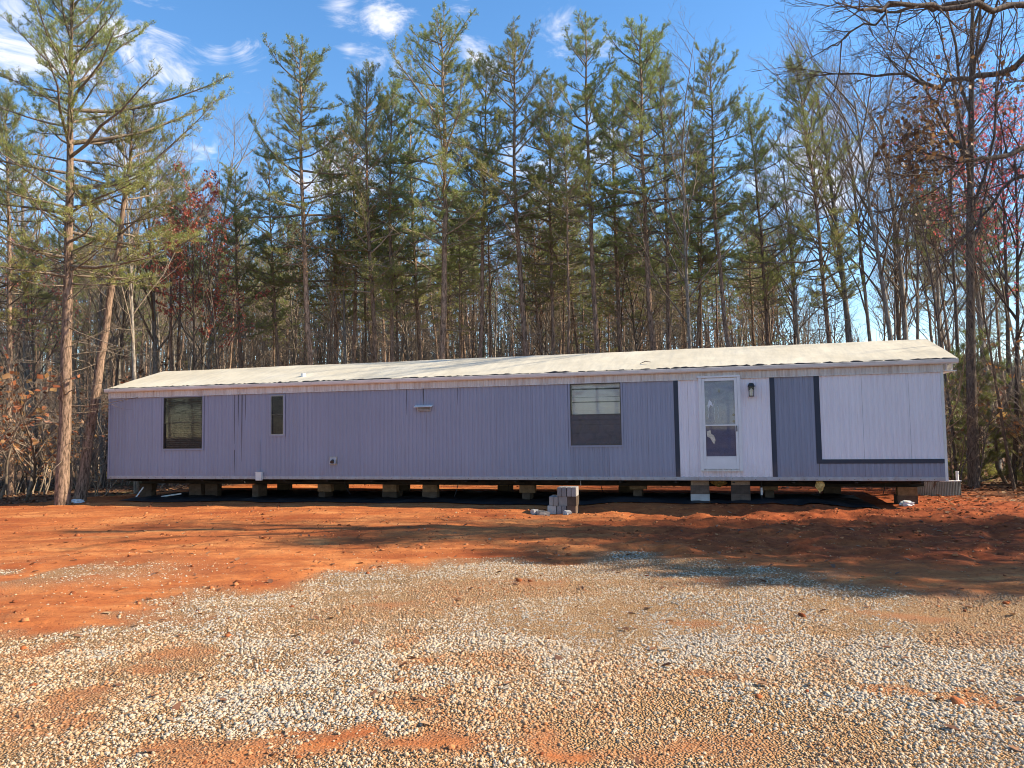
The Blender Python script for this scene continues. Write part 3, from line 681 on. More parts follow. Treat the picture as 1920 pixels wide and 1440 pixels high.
MB().tube([(lu, -.10, lz - .107), (lu, -.10, lz - .05), (lu, -.10, lz - .02), (lu, -.10, lz + .03), (lu, -.10, lz + .05)], [.012, .016, .026, .024, .008], 8).build('bulb', M['bulb'], lamp, smooth=True)
# range hood vent
vt = empty('range_vent'); vt.parent = home; tag(vt, 'small hooded range vent with rust stains below the eave')
MB().box(9.03, 9.38, -.055, -.0125, ZB + 1.635, ZB + 1.745).build('vent_body', M['rail_metal'], vt, .004)
MB().prism([(-.12, ZB + 1.735), (-.0125, ZB + 1.775), (-.0125, ZB + 1.76), (-.12, ZB + 1.722)], 0, 8.97, 9.43).build('vent_hood', M['gutter_white'], vt)
for k in range(3): MB().box(9.05, 9.36, -.06, -.0555, ZB + 1.65 + k * .03, ZB + 1.665 + k * .03).build('louvre', M['bronze'], vt)
# dryer vent
dv = empty('dryer_vent'); dv.parent = home; tag(dv, 'square grey dryer vent low on the wall')
MB().box(6.68, 6.89, -.03, -.0125, ZB + .36, ZB + .56).build('vent_plate', M['alum'], dv, .004)
MB().prism([(-.09, ZB + .39), (-.031, ZB + .54), (-.031, ZB + .38)], 0, 6.705, 6.865).build('vent_hood', M['rail_metal'], dv)
MB().tube([(6.785, -.04, ZB + .45), (6.785, -.10, ZB + .42)], .05, 10).build('vent_flap', M['bronze'], dv)
# utility box and conduit
ub = empty('utility_box'); ub.parent = home; tag(ub, 'pale utility box at the bottom edge of the wall')
MB().box(4.63, 4.80, -.10, -.025, ZB - .03, ZB + .17).build('box_body', M['gutter_white'], ub, .006)
MB().box(4.62, 4.81, -.108, -.02, ZB + .171, ZB + .187).build('box_lid', M['gutter_white'], ub)
MB().tube([(4.715, -.03, ZB + .18), (4.715, -.028, ZB + 1.0)], .008, 6).build('conduit', M['grey_paint'], ub)
# water streaks that ran down from the eave (thin films of grime with their own outline)
grime = plain('water_grime', (.075, .075, .085), .8, .2, .3, 20)
def streak(u, v_top, v_bot, w):
    q = u - 17.966; q = q - RIB * math.floor(q / RIB); base = math.floor((u - 17.966) / RIB) * RIB + 17.966
    c0 = base + .036                              # keep on the raised face of the rib
    MB().add([(c0 - w / 2, -.0125, ZB + v_top), (c0 + w / 2, -.0125, ZB + v_top), (c0 + w * .42, -.0125, ZB + (v_top + v_bot) / 2), (c0 + w * .1, -.0125, ZB + v_bot), (c0 - w * .1, -.0125, ZB + v_bot), (c0 - w * .45, -.0125, ZB + (v_top + v_bot) / 2)], [(0, 1, 2, 3, 4, 5)]).build('grime_streak', grime, home)
for a in ((3.93, 2.18, .9, .02), (4.12, 2.18, 1.35, .022), (4.22, 2.18, .45, .03), (4.34, 2.18, 1.5, .02), (9.20, 2.18, 1.78, .03), (8.75, 2.18, 1.55, .014), (4.02, .75, .09, .02), (10.1, 2.18, 1.75, .01)): streak(*a)

# underframe
for n0 in (.95, 3.10):
    MB().prism([(n0 - .065, ZB - .19), (n0 + .065, ZB - .19), (n0 + .065, ZB - .178), (n0 + .006, ZB - .174), (n0 + .006, ZB - .045), (n0 + .065, ZB - .04), (n0 + .065, ZB - .03), (n0 - .065, ZB - .03), (n0 - .065, ZB - .04), (n0 - .006, ZB - .045), (n0 - .006, ZB - .174), (n0 - .065, ZB - .178)], 0, .25, HL - .2).build('chassis_beam', M['steel'], home)
u = .5
while u < HL - .2:
    MB().prism([(.03, ZB - .03), (.885, ZB - .03), (.885, ZB - .13), (.03, ZB - .055)], 0, u, u + .05).build('outrigger', M['steel'], home)
    MB().box(u, u + .05, 1.02, 3.03, ZB - .13, ZB - .03).build('cross_member', M['steel'], home); u += 1.21
A, B_ = np.meshgrid(np.linspace(.1, HL - .1, 120), np.linspace(.05, HW - .05, 14))
Zb = ZB - .015 - .05 * vnoise(A, B_, 1.3) * np.sin((B_ - .05) / (HW - .1) * np.pi) - .13 * np.exp(-((A - 18.6) / .9) ** 2) * np.sin((B_ - .05) / (HW - .1) * np.pi) ** .5
ri = np.arange(A.size).reshape(A.shape); rq = np.stack([ri[:-1, :-1], ri[1:, :-1], ri[1:, 1:], ri[:-1, 1:]], -1).reshape(-1, 4)
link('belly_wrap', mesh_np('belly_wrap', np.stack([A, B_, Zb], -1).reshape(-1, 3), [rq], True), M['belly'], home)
def tuft(u, n, w, h, seed, lab):
    r = np.random.RandomState(seed); bm = bmesh.new(); bmesh.ops.create_icosphere(bm, subdivisions=3, radius=1.0)
    for v in bm.verts:
        d = .5 + .5 * mnoise.noise(v.co * 2.3 + Vector((seed, 0, 0))) + .25 * mnoise.noise(v.co * 6 + Vector((0, seed, 0)))
        tp = 1 - .45 * max(0, -v.co.z)
        v.co = Vector((v.co.x * w * (.5 + d) * tp, v.co.y * w * .6 * (.5 + d) * tp, v.co.z * h * (.6 + .6 * d)))
    me = bpy.data.meshes.new('hanging_insulation'); bm.to_mesh(me); bm.free()
    tag(link('hanging_insulation', me, M['insul'], home, (u, n, ZB - h * .75)), lab)
tuft(17.98, .10, .085, .15, 3, 'yellow insulation tuft sagging out below the right part of the wall')
tuft(15.55, .35, .10, .10, 8, 'torn insulation hanging beside the door pier'); tuft(15.95, .7, .16, .12, 12, 'torn insulation hanging between the door piers'); tuft(6.0, 1.4, .16, .12, 15, 'ragged insulation under the left half')
for (u, n, dz, w_) in ((9.98, .2, .42, .12), (4.05, .3, .12, .0), (10.95, 1.2, .35, .04), (13.3, .6, .3, -.05), (6.85, .4, .4, -.18), (12.9, .3, .14, 0), (19.3, .5, .3, .05)):
    MB().tube([(u, n, ZB - .01), (u - w_ * .2, n - .02, ZB - dz * .4), (u - w_ * .6, n - .01, ZB - dz * .75), (u - w_, n, ZB - dz)], .009, 6).build('hanging_cable', M['belly'] if w_ else M['pvc'], home)

# ------------------------------------------------------------------ concrete blocks
def block_mesh(l, w, h, hollow, mat, name):
    if not hollow: return MB().box(0, l, 0, w, 0, h).mesh(name, mat, .006)
    xs = [0, .034, l / 2 - .016, l / 2 + .016, l - .034, l]; ys = [0, .034, w - .034, w]; hol = {(1, 1), (3, 1)}
    vi = {}; V = []; F = []
    def g(i, j, k):
        if (i, j, k) not in vi: vi[(i, j, k)] = len(V); V.append((xs[i], ys[j], h * k))
        return vi[(i, j, k)]
    sol = lambda i, j: 0 <= i < 5 and 0 <= j < 3 and (i, j) not in hol
    for i in range(5):
        for j in range(3):
            if not sol(i, j): continue
            F.append((g(i, j, 1), g(i + 1, j, 1), g(i + 1, j + 1, 1), g(i, j + 1, 1))); F.append((g(i, j, 0), g(i, j + 1, 0), g(i + 1, j + 1, 0), g(i + 1, j, 0)))
            for di, dj, a, b_ in ((-1, 0, (i, j + 1), (i, j)), (1, 0, (i + 1, j), (i + 1, j + 1)), (0, -1, (i, j), (i + 1, j)), (0, 1, (i + 1, j + 1), (i, j + 1))):
                if not sol(i + di, j + dj): F.append((g(*a, 0), g(*b_, 0), g(*b_, 1), g(*a, 1)))
    return MB().add(V, F).mesh(name, mat)
BM = {k: block_mesh(.395, .19, .19, True, M[k], 'concrete_block') for k in ('concrete', 'concrete_brown')}
CAP = {k: block_mesh(.395, .19, .09, False, M[k], 'cap_block') for k in ('concrete', 'concrete_brown')}
def gz(x, y): return float(height(np.array([x]), np.array([y]))[0])
def pier(u, n, rows, label, mats=('concrete_brown',), turn=False, double=False, top=None):
    x, y = W2(u, n); z = gz(x, y) - .015
    p = empty('block_pier', (x, y, z), YAW); tag(p, label, 'block pier', 'block piers under the home')
    r = random.Random(int(u * 100 + n * 10)); zz = 0; top = top if top is not None else ZB - .19
    k = 0
    while zz + .19 <= top - z + .001 and k < rows:
        mk = mats[k % len(mats)]
        for q in ((0, 1) if double else (0,)):
            o = link('concrete_block', BM[mk], None, p)
            if turn: o.rotation_euler = (0, 0, math.pi / 2 + r.uniform(-.02, .02)); o.location = (.095 + (q * .2), -.2, zz)
            else: o.rotation_euler = (0, 0, r.uniform(-.03, .03)); o.location = (-.2, -.095 + q * .2, zz)
        zz += .191; k += 1
    gap = top - z - zz
    if gap > .012:
        o = MB().box(-.19, .19, -.09, .09, zz + .001, zz + gap - .001).build('wood_shim', M['wood'], p)
    return p
def u_at(px, n):
    """distance along the home where the pixel column px meets the plane n behind the wall"""
    d = ray(px, 925); P0 = np.array([HX + n * nax[0], HY + n * nax[1]]); nn = nax
    tt = (P0 @ nn) / (d[:2] @ nn); return float((d[:2] * tt - P0) @ uax)
PIERS = [(278, .95, 'front row block pier nearest the left end of the home', {}), (370, .95, 'left block pier of the close pair below the left window', dict(double=True)), (400, 1.0, 'right block pier of the close pair below the left window', {}),
         (487, .95, 'block pier below the pale utility box', dict(turn=True)), (534, 3.1, 'rear row block pier right of the utility box', {}), (611, .95, 'block pier below the dryer vent', dict(turn=True)),
         (733, .95, 'block pier left of the range vent, dark front', dict(double=True)), (755, 3.1, 'rear row block pier with a lit face left of the range vent', {}), (808, .95, 'block pier straight below the range vent', dict(turn=False)),
         (948, 3.1, 'rear row pale block pier left of the block stack', {}), (990, .95, 'dark block pier just left of the block stack', dict(turn=True)), (1175, 3.1, 'rear row block pier right of the block stack', {}),
         (1197, .95, 'dark front row block pier right of the block stack', dict(turn=True)), (1442, .95, 'narrow dark block pier right of the storm door', dict(turn=True)), (1700, .95, 'broad block pier below the right end of the home', dict(double=True)),
         (640, 3.1, 'rear row block pier right of the dryer vent', {}), (1560, 3.1, 'rear row block pier behind the hanging yellow insulation', {})]
for px, n, lab, kw in PIERS: pier(u_at(px, n), n, 2, lab, **kw)
pier(u_at(1313, .14), .14, 3, 'two-tier block pier under the left side of the storm door', ('concrete', 'concrete_brown'), top=ZB - .004)
pier(u_at(1389, .14), .14, 3, 'two-tier block pier under the right side of the storm door', ('concrete_brown', 'concrete_brown'), top=ZB - .004)
# loose stack of blocks in front of the home
sx, sy = .70, 15.72
ST_YAW = YAW + .03
M['concrete_pale'] = concrete('pale_concrete', (.42, .40, .38), (.56, .54, .51)); M['concrete_dark'] = concrete('dark_concrete', (.20, .19, .19), (.30, .285, .28))
full = {k: block_mesh(.395, .185, .19, True, M[k], 'concrete_block') for k in ('concrete', 'concrete_pale', 'concrete_dark', 'concrete_brown')}
half = {k: block_mesh(.395, .092, .19, False, M[k], 'solid_block') for k in ('concrete', 'concrete_pale', 'concrete_dark')}
SG = 'loose concrete blocks stacked in front of the home'
stack = [(0, .00, 'f', 'concrete_pale', 'pale full-width block at the bottom left of the block stack'), (0, .205, 'h', 'concrete_dark', 'dark narrow block second from left in the bottom row of the stack'), (0, .302, 'h', 'concrete_dark', 'dark narrow block third from left in the bottom row of the stack'),
         (0, .405, 'f', 'concrete_brown', 'full-width block at the bottom right of the block stack'),
         (1, .035, 'h', 'concrete', 'narrow block at the left end of the middle row of the stack'), (1, .132, 'h', 'concrete', 'narrow block second from left in the middle row of the stack'), (1, .232, 'f', 'concrete', 'full-width block third from left in the middle row of the stack'), (1, .420, 'f', 'concrete_brown', 'brown full-width block at the right end of the middle row of the stack'),
         (2, .212, 'h', 'concrete_dark', 'leftmost narrow block in the top row of the stack'), (2, .310, 'h', 'concrete_dark', 'second narrow block from left in the top row of the stack'), (2, .416, 'h', 'concrete_dark', 'third narrow block from left in the top row of the stack'), (2, .513, 'h', 'concrete_dark', 'rightmost narrow block in the top row of the stack')]
rr = random.Random(9); sz = gz(sx, sy) - .02
ca, sa = math.cos(ST_YAW), math.sin(ST_YAW)
for row, du, kind, mat, lab in stack:
    w_ = .185 if kind == 'f' else .092; jx = rr.uniform(-.015, .02)
    du2, dn = du + w_, jx                                # block runs backwards from the front face
    o = link('concrete_block' if kind == 'f' else 'solid_block', (full if kind == 'f' else half)[mat], None, None, (sx + du2 * ca - dn * sa, sy + du2 * sa + dn * ca, sz + row * .1915))
    o.rotation_euler = (0, 0, ST_YAW + math.pi / 2 + rr.uniform(-.012, .012)); tag(o, lab, 'concrete block', SG)
def rock(name, x, y, s, mat, lab, cat, sub=2, seed=1):
    bm = bmesh.new(); bmesh.ops.create_cube(bm, size=2); bmesh.ops.bevel(bm, geom=bm.edges[:], offset=.25, segments=2, affect='EDGES'); bmesh.ops.subdivide_edges(bm, edges=bm.edges[:], cuts=1, use_grid_fill=True)
    for v in bm.verts: v.co *= 1 + .28 * mnoise.noise(v.co * 1.3 + Vector((seed * 3.7, 0, 0)))
    for v in bm.verts: v.co = Vector((v.co.x * s[0], v.co.y * s[1], v.co.z * s[2]))
    me = bpy.data.meshes.new(name); bm.to_mesh(me); bm.free()
    return tag(link(name, me, mat, None, (x, y, gz(x, y) + s[2] * .55), (0, .1, seed)), lab, cat)
rock('broken_block', .60, 15.50, (.13, .07, .06), M['concrete'], 'broken pale block piece lying at the left foot of the stack', 'broken block', seed=.2)
rock('broken_block', .42, 15.56, (.07, .06, .055), M['concrete'], 'small pale block fragment farthest left of the stack', 'broken block', seed=2)
rock('broken_block', 1.10, 15.42, (.10, .07, .05), M['concrete'], 'brownish block chunk lying in front of the stack', 'broken block', seed=5)

# black plastic sheet on the soil under the home
A, B_ = np.meshgrid(np.linspace(.6, HL - 1.3, 190), np.linspace(-.25, 2.9, 40))
wx, wy = W2(A, B_); wr = np.abs(vnoise(A, B_ * 2.2, .5) - .5) * .11 + (vnoise(A, B_, .16) - .5) * .03
E_ = np.minimum.reduce([A - .6, HL - 1.3 - A, B_ + .25, 2.9 - B_]); 
Zs = height(wx, wy) + .022 + wr * sstep(0, .25, E_)
ri = np.arange(A.size).reshape(A.shape); rq = np.stack([ri[:-1, :-1], ri[:-1, 1:], ri[1:, 1:], ri[1:, :-1]], -1).reshape(-1, 4)
B2 = B_ + (vnoise(A, B_ * 0, 1.1) - .5) * .45
wx, wy = W2(A, B2); Zs = height(wx, wy) + .022 + wr * sstep(0, .25, E_)
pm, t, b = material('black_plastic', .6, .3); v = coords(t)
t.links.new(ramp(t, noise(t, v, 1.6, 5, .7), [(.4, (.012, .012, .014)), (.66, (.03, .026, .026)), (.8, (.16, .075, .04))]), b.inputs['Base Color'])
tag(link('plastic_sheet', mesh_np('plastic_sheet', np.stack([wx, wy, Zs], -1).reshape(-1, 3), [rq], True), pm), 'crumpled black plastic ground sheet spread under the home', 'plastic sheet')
# corrugated skirting panel behind the right end
px_, py_ = 10.02, 17.75
vs_, fs_ = [], []; nseg = 110
for i in range(nseg + 1):
    q = i / nseg; xx = (q - .5) * .98; yy = .10 * (1 - (2 * q - 1) ** 2) * -1 + (.012 if (i // 2) % 2 else -.012)
    vs_ += [(xx, yy, 0), (xx, yy, .36), (xx, yy + .012, .36), (xx, yy + .012, 0)]
for i in range(nseg):
    for j in range(4): fs_.append((4 * i + j, 4 * i + 4 + j, 4 * i + 4 + (j + 1) % 4, 4 * i + (j + 1) % 4))
sk = empty('metal_well', (px_, py_, gz(px_, py_) - .02), -.22); tag(sk, 'grey corrugated metal panel standing on the soil behind the right end', 'metal panel')
MB().add(vs_, fs_).build('corrugated_sheet', plain('galvanised', (.26, .26, .24), .5, .5, .2, 5, .3), sk)
MB().tube([((q / 12 - .5) * 1.0, -.10 * (1 - (2 * q / 12 - 1) ** 2) + .006, .365) for q in range(13)], .016, 6).build('top_rim', M['gutter_white'], sk)
def rod(name, pts, r, mat, lab, cat): return tag(MB().tube(pts, r, 7).build(name, mat), lab, cat)
rod('white_pipe', [(10.62, 18.0, gz(10.62, 18.0) - .05), (10.63, 18.0, .58)], .035, M['pvc'], 'short white plastic pipe standing behind the corrugated panel', 'pipe')
ax, ay = W2(u_at(254, .2), .2); bx, by = W2(u_at(269, .3), .3)
rod('plastic_pipe', [(ax, ay, gz(ax, ay) + .03), (bx, by, .34)], .018, M['pvc'], 'thin white pipe leaning against the leftmost pier', 'pipe')
ax, ay = W2(u_at(302, .4), .4); bx, by = W2(u_at(340, .6), .6)
rod('plastic_pipe', [(ax, ay, gz(ax, ay) + .05), (bx, by, gz(bx, by) + .12)], .02, M['pvc'], 'grey pipe lying on the soil between the two left piers', 'pipe')
ax, ay = W2(u_at(1428, .3), .3)
an = empty('ground_anchor', (ax, ay, gz(ax, ay) - .02)); tag(an, 'steel tie-down anchor rod right of the storm door', 'anchor')
MB().tube([(0, 0, 0), (0, 0, ZB - .02)], .016, 7).build('rod', M['steel'], an); MB().tube([(0, -.005, .14), (0, -.005, .30)], .024, 8).build('sleeve', M['pvc'], an); MB().tube([(0, 0, .01), (0, 0, .03)], .05, 8).build('foot', M['pvc'], an)
def crumple(name, x, y, s, mat, lab, cat, seed):
    bm = bmesh.new(); bmesh.ops.create_icosphere(bm, subdivisions=3, radius=1)
    for v in bm.verts:
        d = 1 + .45 * mnoise.noise(v.co * 2.1 + Vector((seed, 0, 0))) + .3 * mnoise.noise(v.co * 5.3 + Vector((0, seed, 0)))
        v.co = Vector((v.co.x * s[0] * d, v.co.y * s[1] * d, v.co.z * s[2] * d))
    me = bpy.data.meshes.new(name); bm.to_mesh(me); bm.free(); return tag(link(name, me, mat, None, (x, y, gz(x, y) + s[2] * .5)), lab, cat)
crumple('plastic_scrap', 8.15, 15.62, (.14, .10, .07), M['pvc'], 'crumpled white plastic scrap at the foot of the right end pier', 'scrap', 3)
crumple('plastic_bag', -11.75, 20.2, (.19, .14, .07), M['pvc'], 'crumpled white bag lying beside the leaning trunk on the left', 'bag', 9)

# ------------------------------------------------------------------ trees
class Skel:
    """polylines bucketed by (points, sides) and turned into tubes with numpy"""
    def __init__(s): s.b = {}
    def add(s, pts, rad, sides): s.b.setdefault((len(pts), sides), []).append((pts, rad))
    def mesh(s, name):
        Vs, Fs, off = [], [], 0
        for (n, k), lst in s.b.items():
            P = np.array([[tuple(p) for p in a[0]] for a in lst]); R = np.array([a[1] for a in lst]); B = len(lst)
            T = np.gradient(P, axis=1); T /= np.linalg.norm(T, axis=2, keepdims=True) + 1e-9
            ref = np.array([.43, .71, .12]) ; A1 = np.cross(T, ref); l = np.linalg.norm(A1, axis=2, keepdims=True); A1 = A1 / (l + 1e-6); A2 = np.cross(T, A1)
            q = np.arange(k) * 2 * np.pi / k
            V = P[:, :, None, :] + (A1[:, :, None, :] * np.cos(q)[None, None, :, None] + A2[:, :, None, :] * np.sin(q)[None, None, :, None]) * R[:, :, None, None]
            i = np.arange(n - 1)[:, None]; j = np.arange(k)[None]; j2 = (j + 1) % k
            f = np.stack([i * k + j, i * k + j2, (i + 1) * k + j2, (i + 1) * k + j], -1).reshape(-1, 4)
            F = f[None] + (np.arange(B) * n * k)[:, None, None] + off
            Vs.append(V.reshape(-1, 3)); Fs.append(F.reshape(-1, 4)); off += B * n * k
        return mesh_np(name, np.concatenate(Vs), [np.concatenate(Fs)], True)
def curve(rnd, p, d, length, n, up=0.0, wob=.12):
    pts = [p.copy()]; d = d.normalized(); st = length / (n - 1)
    for i in range(n - 1):
        d = (d + Vector((rnd.gauss(0, wob), rnd.gauss(0, wob), rnd.gauss(0, wob * .7) + up))).normalized(); p = p + d * st; pts.append(p.copy())
    return pts
def at(pts, s):
    f = s * (len(pts) - 1); i = min(int(f), len(pts) - 2); a = pts[i].lerp(pts[i + 1], f - i); return a, (pts[i + 1] - pts[i]).normalized()
def taper(r0, r1, n, p=1.0): return [r0 + (r1 - r0) * (i / (n - 1)) ** p for i in range(n)]
NRS = np.random.RandomState(11)
def needle_mesh(name, tufts, per, ln, wd):
    P = np.array([t[0] for t in tufts]); D = np.array([t[1] for t in tufts]); tn = np.array([t[2] for t in tufts]); k = len(P)
    P = np.repeat(P, per, 0) + NRS.randn(k * per, 3) * .024; D = np.repeat(D, per, 0)
    d = D * .6 + NRS.randn(k * per, 3) * .62 + np.array([0, 0, .2]); d /= np.linalg.norm(d, axis=1)[:, None]
    s = np.cross(d, NRS.randn(k * per, 3)); s /= np.linalg.norm(s, axis=1)[:, None] + 1e-6
    l = ln * (.65 + .6 * NRS.rand(k * per, 1)); w = wd * (.7 + .6 * NRS.rand(k * per, 1))
    V = np.stack([P - s * w / 2, P + s * w / 2, P + d * l], 1).reshape(-1, 3)
    F = np.arange(k * per * 3).reshape(-1, 3)
    tint = np.clip(np.repeat(tn, per) + NRS.randn(k * per) * .12, 0, 1)
    return mesh_np(name, V, [F], False, {'tint': np.repeat(tint, 3)})
def make_pine(seed, h=16.0, cb=.48, spread=2.4, r0=.15, dens=1.0, bend=.25, dead=46, low_tint=.0, per=6, ln=.078, wd=.0145):
    rnd = random.Random(seed); tr = Skel(); br = Skel(); tufts = []
    n = 15; ax = rnd.uniform(0, 6.28); pts = []
    for i in range(n):
        q = i / (n - 1); off = bend * math.sin(q * 3.0 + rnd.uniform(-.1, .1)) * q
        pts.append(Vector((off * math.cos(ax) + rnd.gauss(0, .022), off * math.sin(ax) + rnd.gauss(0, .022), q * h)))
    pts[0].z = -.25
    rad = [r0 * ((1 - i / (n - 1)) ** .75) + .012 for i in range(n)]; rad[0] *= 1.25
    tr.add(pts, rad, 9)
    z = cb * h; az = rnd.uniform(0, 6.28)
    def twig(p0, dirv, length, tn):
        k = max(3, int(length / .2) + 2); k = min(k, 5)
        tp = curve(rnd, p0, dirv, length, k, .10, .16); br.add(tp, taper(.009, .003, k), 3)
        m = int(length * .70 / .055 * dens) + 3
        for q in range(m):
            s = .30 + .72 * ((q + rnd.random()) / m) ** .8; a, dd = at(tp, min(s, 1)); tufts.append((tuple(a), tuple(dd), tn + rnd.gauss(0, .06)))
    while z < h - .15:
        t = (z - cb * h) / (h * (1 - cb)); a0, td = at(pts, z / h)
        k = rnd.choice((2, 3, 3, 4, 4)) if t < .85 else 3
        for j in range(k):
            az += 6.283 / k + rnd.uniform(-.45, .45)
            Lb = spread * (1.0 - t) ** .46 * (.5 + .5 * min(1, t / .22 + .25)) * rnd.uniform(.38, 1.28) * (1 + .22 * math.sin(az + seed)) + .18
            if rnd.random() < .07: Lb *= 1.3
            el = math.radians(rnd.uniform(-12, 22) + 38 * t ** 1.6)
            d = Vector((math.cos(az) * math.cos(el), math.sin(az) * math.cos(el), math.sin(el)))
            p0 = a0 + Vector((0, 0, rnd.uniform(-.12, .12)))
            bp = curve(rnd, p0, d, Lb, 6, .05 + .03 * t, .13); rb = .010 + .0115 * Lb
            br.add(bp, taper(rb, .005, 6), 4)
            tn = .40 + (.28 * (1 - t)) * rnd.random() + low_tint * (1 - t) + rnd.gauss(0, .07)
            ns = int(3 + Lb * 6.5)
            for q in range(ns):
                s = .22 + .76 * (q + rnd.random()) / ns
                if s < .5 and rnd.random() < .45 * (1 - t): continue
                a, dd = at(bp, s); sd_ = 1 if q % 2 else -1
                lat = dd.cross(Vector((0, 0, 1))).normalized() * sd_
                dv = dd * .6 + lat * rnd.uniform(.3, 1.1) + Vector((rnd.gauss(0, .2), rnd.gauss(0, .2), rnd.uniform(-.35, .6)))
                lt = (.13 + .22 * Lb * (1 - s) * .8 + .16 * rnd.random())
                twig(a, dv, lt, tn)
                if lt > .26 and rnd.random() < .8:
                    twig(a + dv.normalized() * lt * .45, dv + lat * -1.5 * rnd.random() + Vector((rnd.gauss(0, .3), rnd.gauss(0, .3), .3)), lt * .6, tn)
            twig(at(bp, .8)[0], at(bp, .9)[1], Lb * .22 + .1, tn)
        z += rnd.uniform(.26, .52) * (1.0 - .25 * t)
    # dead lower limbs that stay on the trunk
    for q in range(dead):
        z = h * (cb + .06) * (1 - rnd.random() ** 1.4 * .86); a0, _ = at(pts, z / h); az = rnd.uniform(0, 6.283); el = math.radians(rnd.uniform(-22, 28))
        Lb = rnd.uniform(.35, 1.0) * spread * (.35 + .5 * z / (cb * h)); d = Vector((math.cos(az) * math.cos(el), math.sin(az) * math.cos(el), math.sin(el)))
        bp = curve(rnd, a0, d, Lb, 5, .05, .14); br.add(bp, taper(.006 + .006 * Lb, .003, 5), 3)
        for w_ in range(rnd.randint(2, 6)):
            a, dd = at(bp, rnd.uniform(.25, .95)); dv = dd + Vector((rnd.gauss(0, .6), rnd.gauss(0, .6), rnd.gauss(.05, .45)))
            tp = curve(rnd, a, dv, Lb * rnd.uniform(.15, .45), 4, .03, .2); br.add(tp, taper(.005, .002, 4), 3)
    return dict(h=h, parts=[('trunk', tr.mesh('pine_trunk'), 'pine_bark'), ('branches', br.mesh('pine_branches'), 'twig'), ('crown', needle_mesh('pine_crown', tufts, per, ln, wd), 'needles')])
def leaf_mesh(name, pos, size):
    k = len(pos); P = np.array([p[0] for p in pos]); tn = np.array([p[1] for p in pos])
    d = NRS.randn(k, 3) + np.array([0, 0, -.4]); d /= np.linalg.norm(d, axis=1)[:, None]; s = np.cross(d, NRS.randn(k, 3)); s /= np.linalg.norm(s, axis=1)[:, None] + 1e-6
    l = size * (.6 + .8 * NRS.rand(k, 1)); nn = np.cross(d, s)
    V = np.stack([P, P + d * l * .5 + s * l * .38 + nn * l * .12, P + d * l, P + d * l * .5 - s * l * .38 + nn * l * .1], 1).reshape(-1, 3)
    b_ = (np.arange(k) * 4)[:, None]; F = np.concatenate([b_ + np.array([0, 1, 2]), b_ + np.array([0, 2, 3])])
    return mesh_np(name, V, [F], False, {'tint': np.repeat(tn, 4)})
def grow(rnd, sk, p, d, length, r, lev, maxlev, kids, up, leafs=None, ldens=0, wob=.13):
    n = (9, 6, 5, 4, 3)[min(lev, 4)]; sides = (8, 5, 4, 3, 3)[min(lev, 4)]
    pts = curve(rnd, p, d, length, n, up[min(lev, len(up) - 1)], wob * (1 if lev else .14)); sk.add(pts, taper(r, max(.0025, r * (.2 if lev else .25)), n, .9), sides)
    if leafs is not None and lev >= maxlev - 1:
        for q in range(int(ldens * length * 10 + rnd.random())): leafs.append((tuple(at(pts, rnd.random())[0]), rnd.random()))
    if lev >= maxlev: return
    k = kids[lev]
    for q in range(k):
        lo = .42 if lev == 0 else .2
        s = lo + (1 - lo) * (q + rnd.random()) / k; a, dd = at(pts, min(s, .99)); az = rnd.uniform(0, 6.283); lat = Vector((math.cos(az), math.sin(az), rnd.uniform(-.15, .3)))
        ang = rnd.uniform(.55, 1.1) * (1 if lev else .95 - .35 * s)
        dv = dd + lat * ang
        ll = length * (rnd.uniform(.26, .46) * (1.25 - .6 * s) if lev == 0 else rnd.uniform(.35, .62) * (1.15 - .5 * s))
        grow(rnd, sk, a, dv, ll, max(.0035, r * (.42 if lev == 0 else .5) * (1.1 - .5 * s)), lev + 1, maxlev, kids, up, leafs, ldens, wob)
def make_bare(seed, h=15.0, r0=.14, kids=(13, 7, 5, 3), up=(.01, .07, .06, .05), barkm='grey_bark', leaf=None, ldens=0, lsize=.09):
    rnd = random.Random(seed); tr = Skel(); leafs = [] if leaf else None
    grow(rnd, tr, Vector((0, 0, -.2)), Vector((rnd.gauss(0, .02), rnd.gauss(0, .02), 1)), h, r0, 0, 4 if len(kids) > 3 else 3, kids, up, leafs, ldens)
    # the trunk is the first polyline; the rest is the crown of limbs and twigs
    t0 = Skel(); key = (9, 8); lst = tr.b[key]; t0.b[key] = lst[:1]; rest = lst[1:]
    if rest: tr.b[key] = rest
    else: del tr.b[key]
    parts = [('trunk', t0.mesh('bare_trunk'), barkm), ('crown', tr.mesh('bare_crown'), 'twig' if barkm != 'dark_bark' else 'dark_bark')]
    if leaf: parts.append(('leaves', leaf_mesh('tree_leaves', leafs, lsize), leaf))
    return dict(h=h, parts=parts)
def make_brush(seed, h, stems, barkm, leaf=None, ldens=0):
    rnd = random.Random(seed); sk = Skel(); leafs = [] if leaf else None
    for q in range(stems):
        az = rnd.uniform(0, 6.283); rr_ = rnd.uniform(0, .45); d = Vector((math.cos(az) * .3, math.sin(az) * .3, 1))
        grow(rnd, sk, Vector((math.cos(az) * rr_, math.sin(az) * rr_, -.1)), d, h * rnd.uniform(.55, 1.05), .012 + .004 * h, 1, 3, (0, 7, 4, 0), (.02, .03, .03, .03), leafs, ldens, .17)
    parts = [('stems', sk.mesh('brush_stems'), barkm)]
    if leaf: parts.append(('leaves', leaf_mesh('brush_leaves', leafs, .075), leaf))
    return dict(h=h, parts=parts)
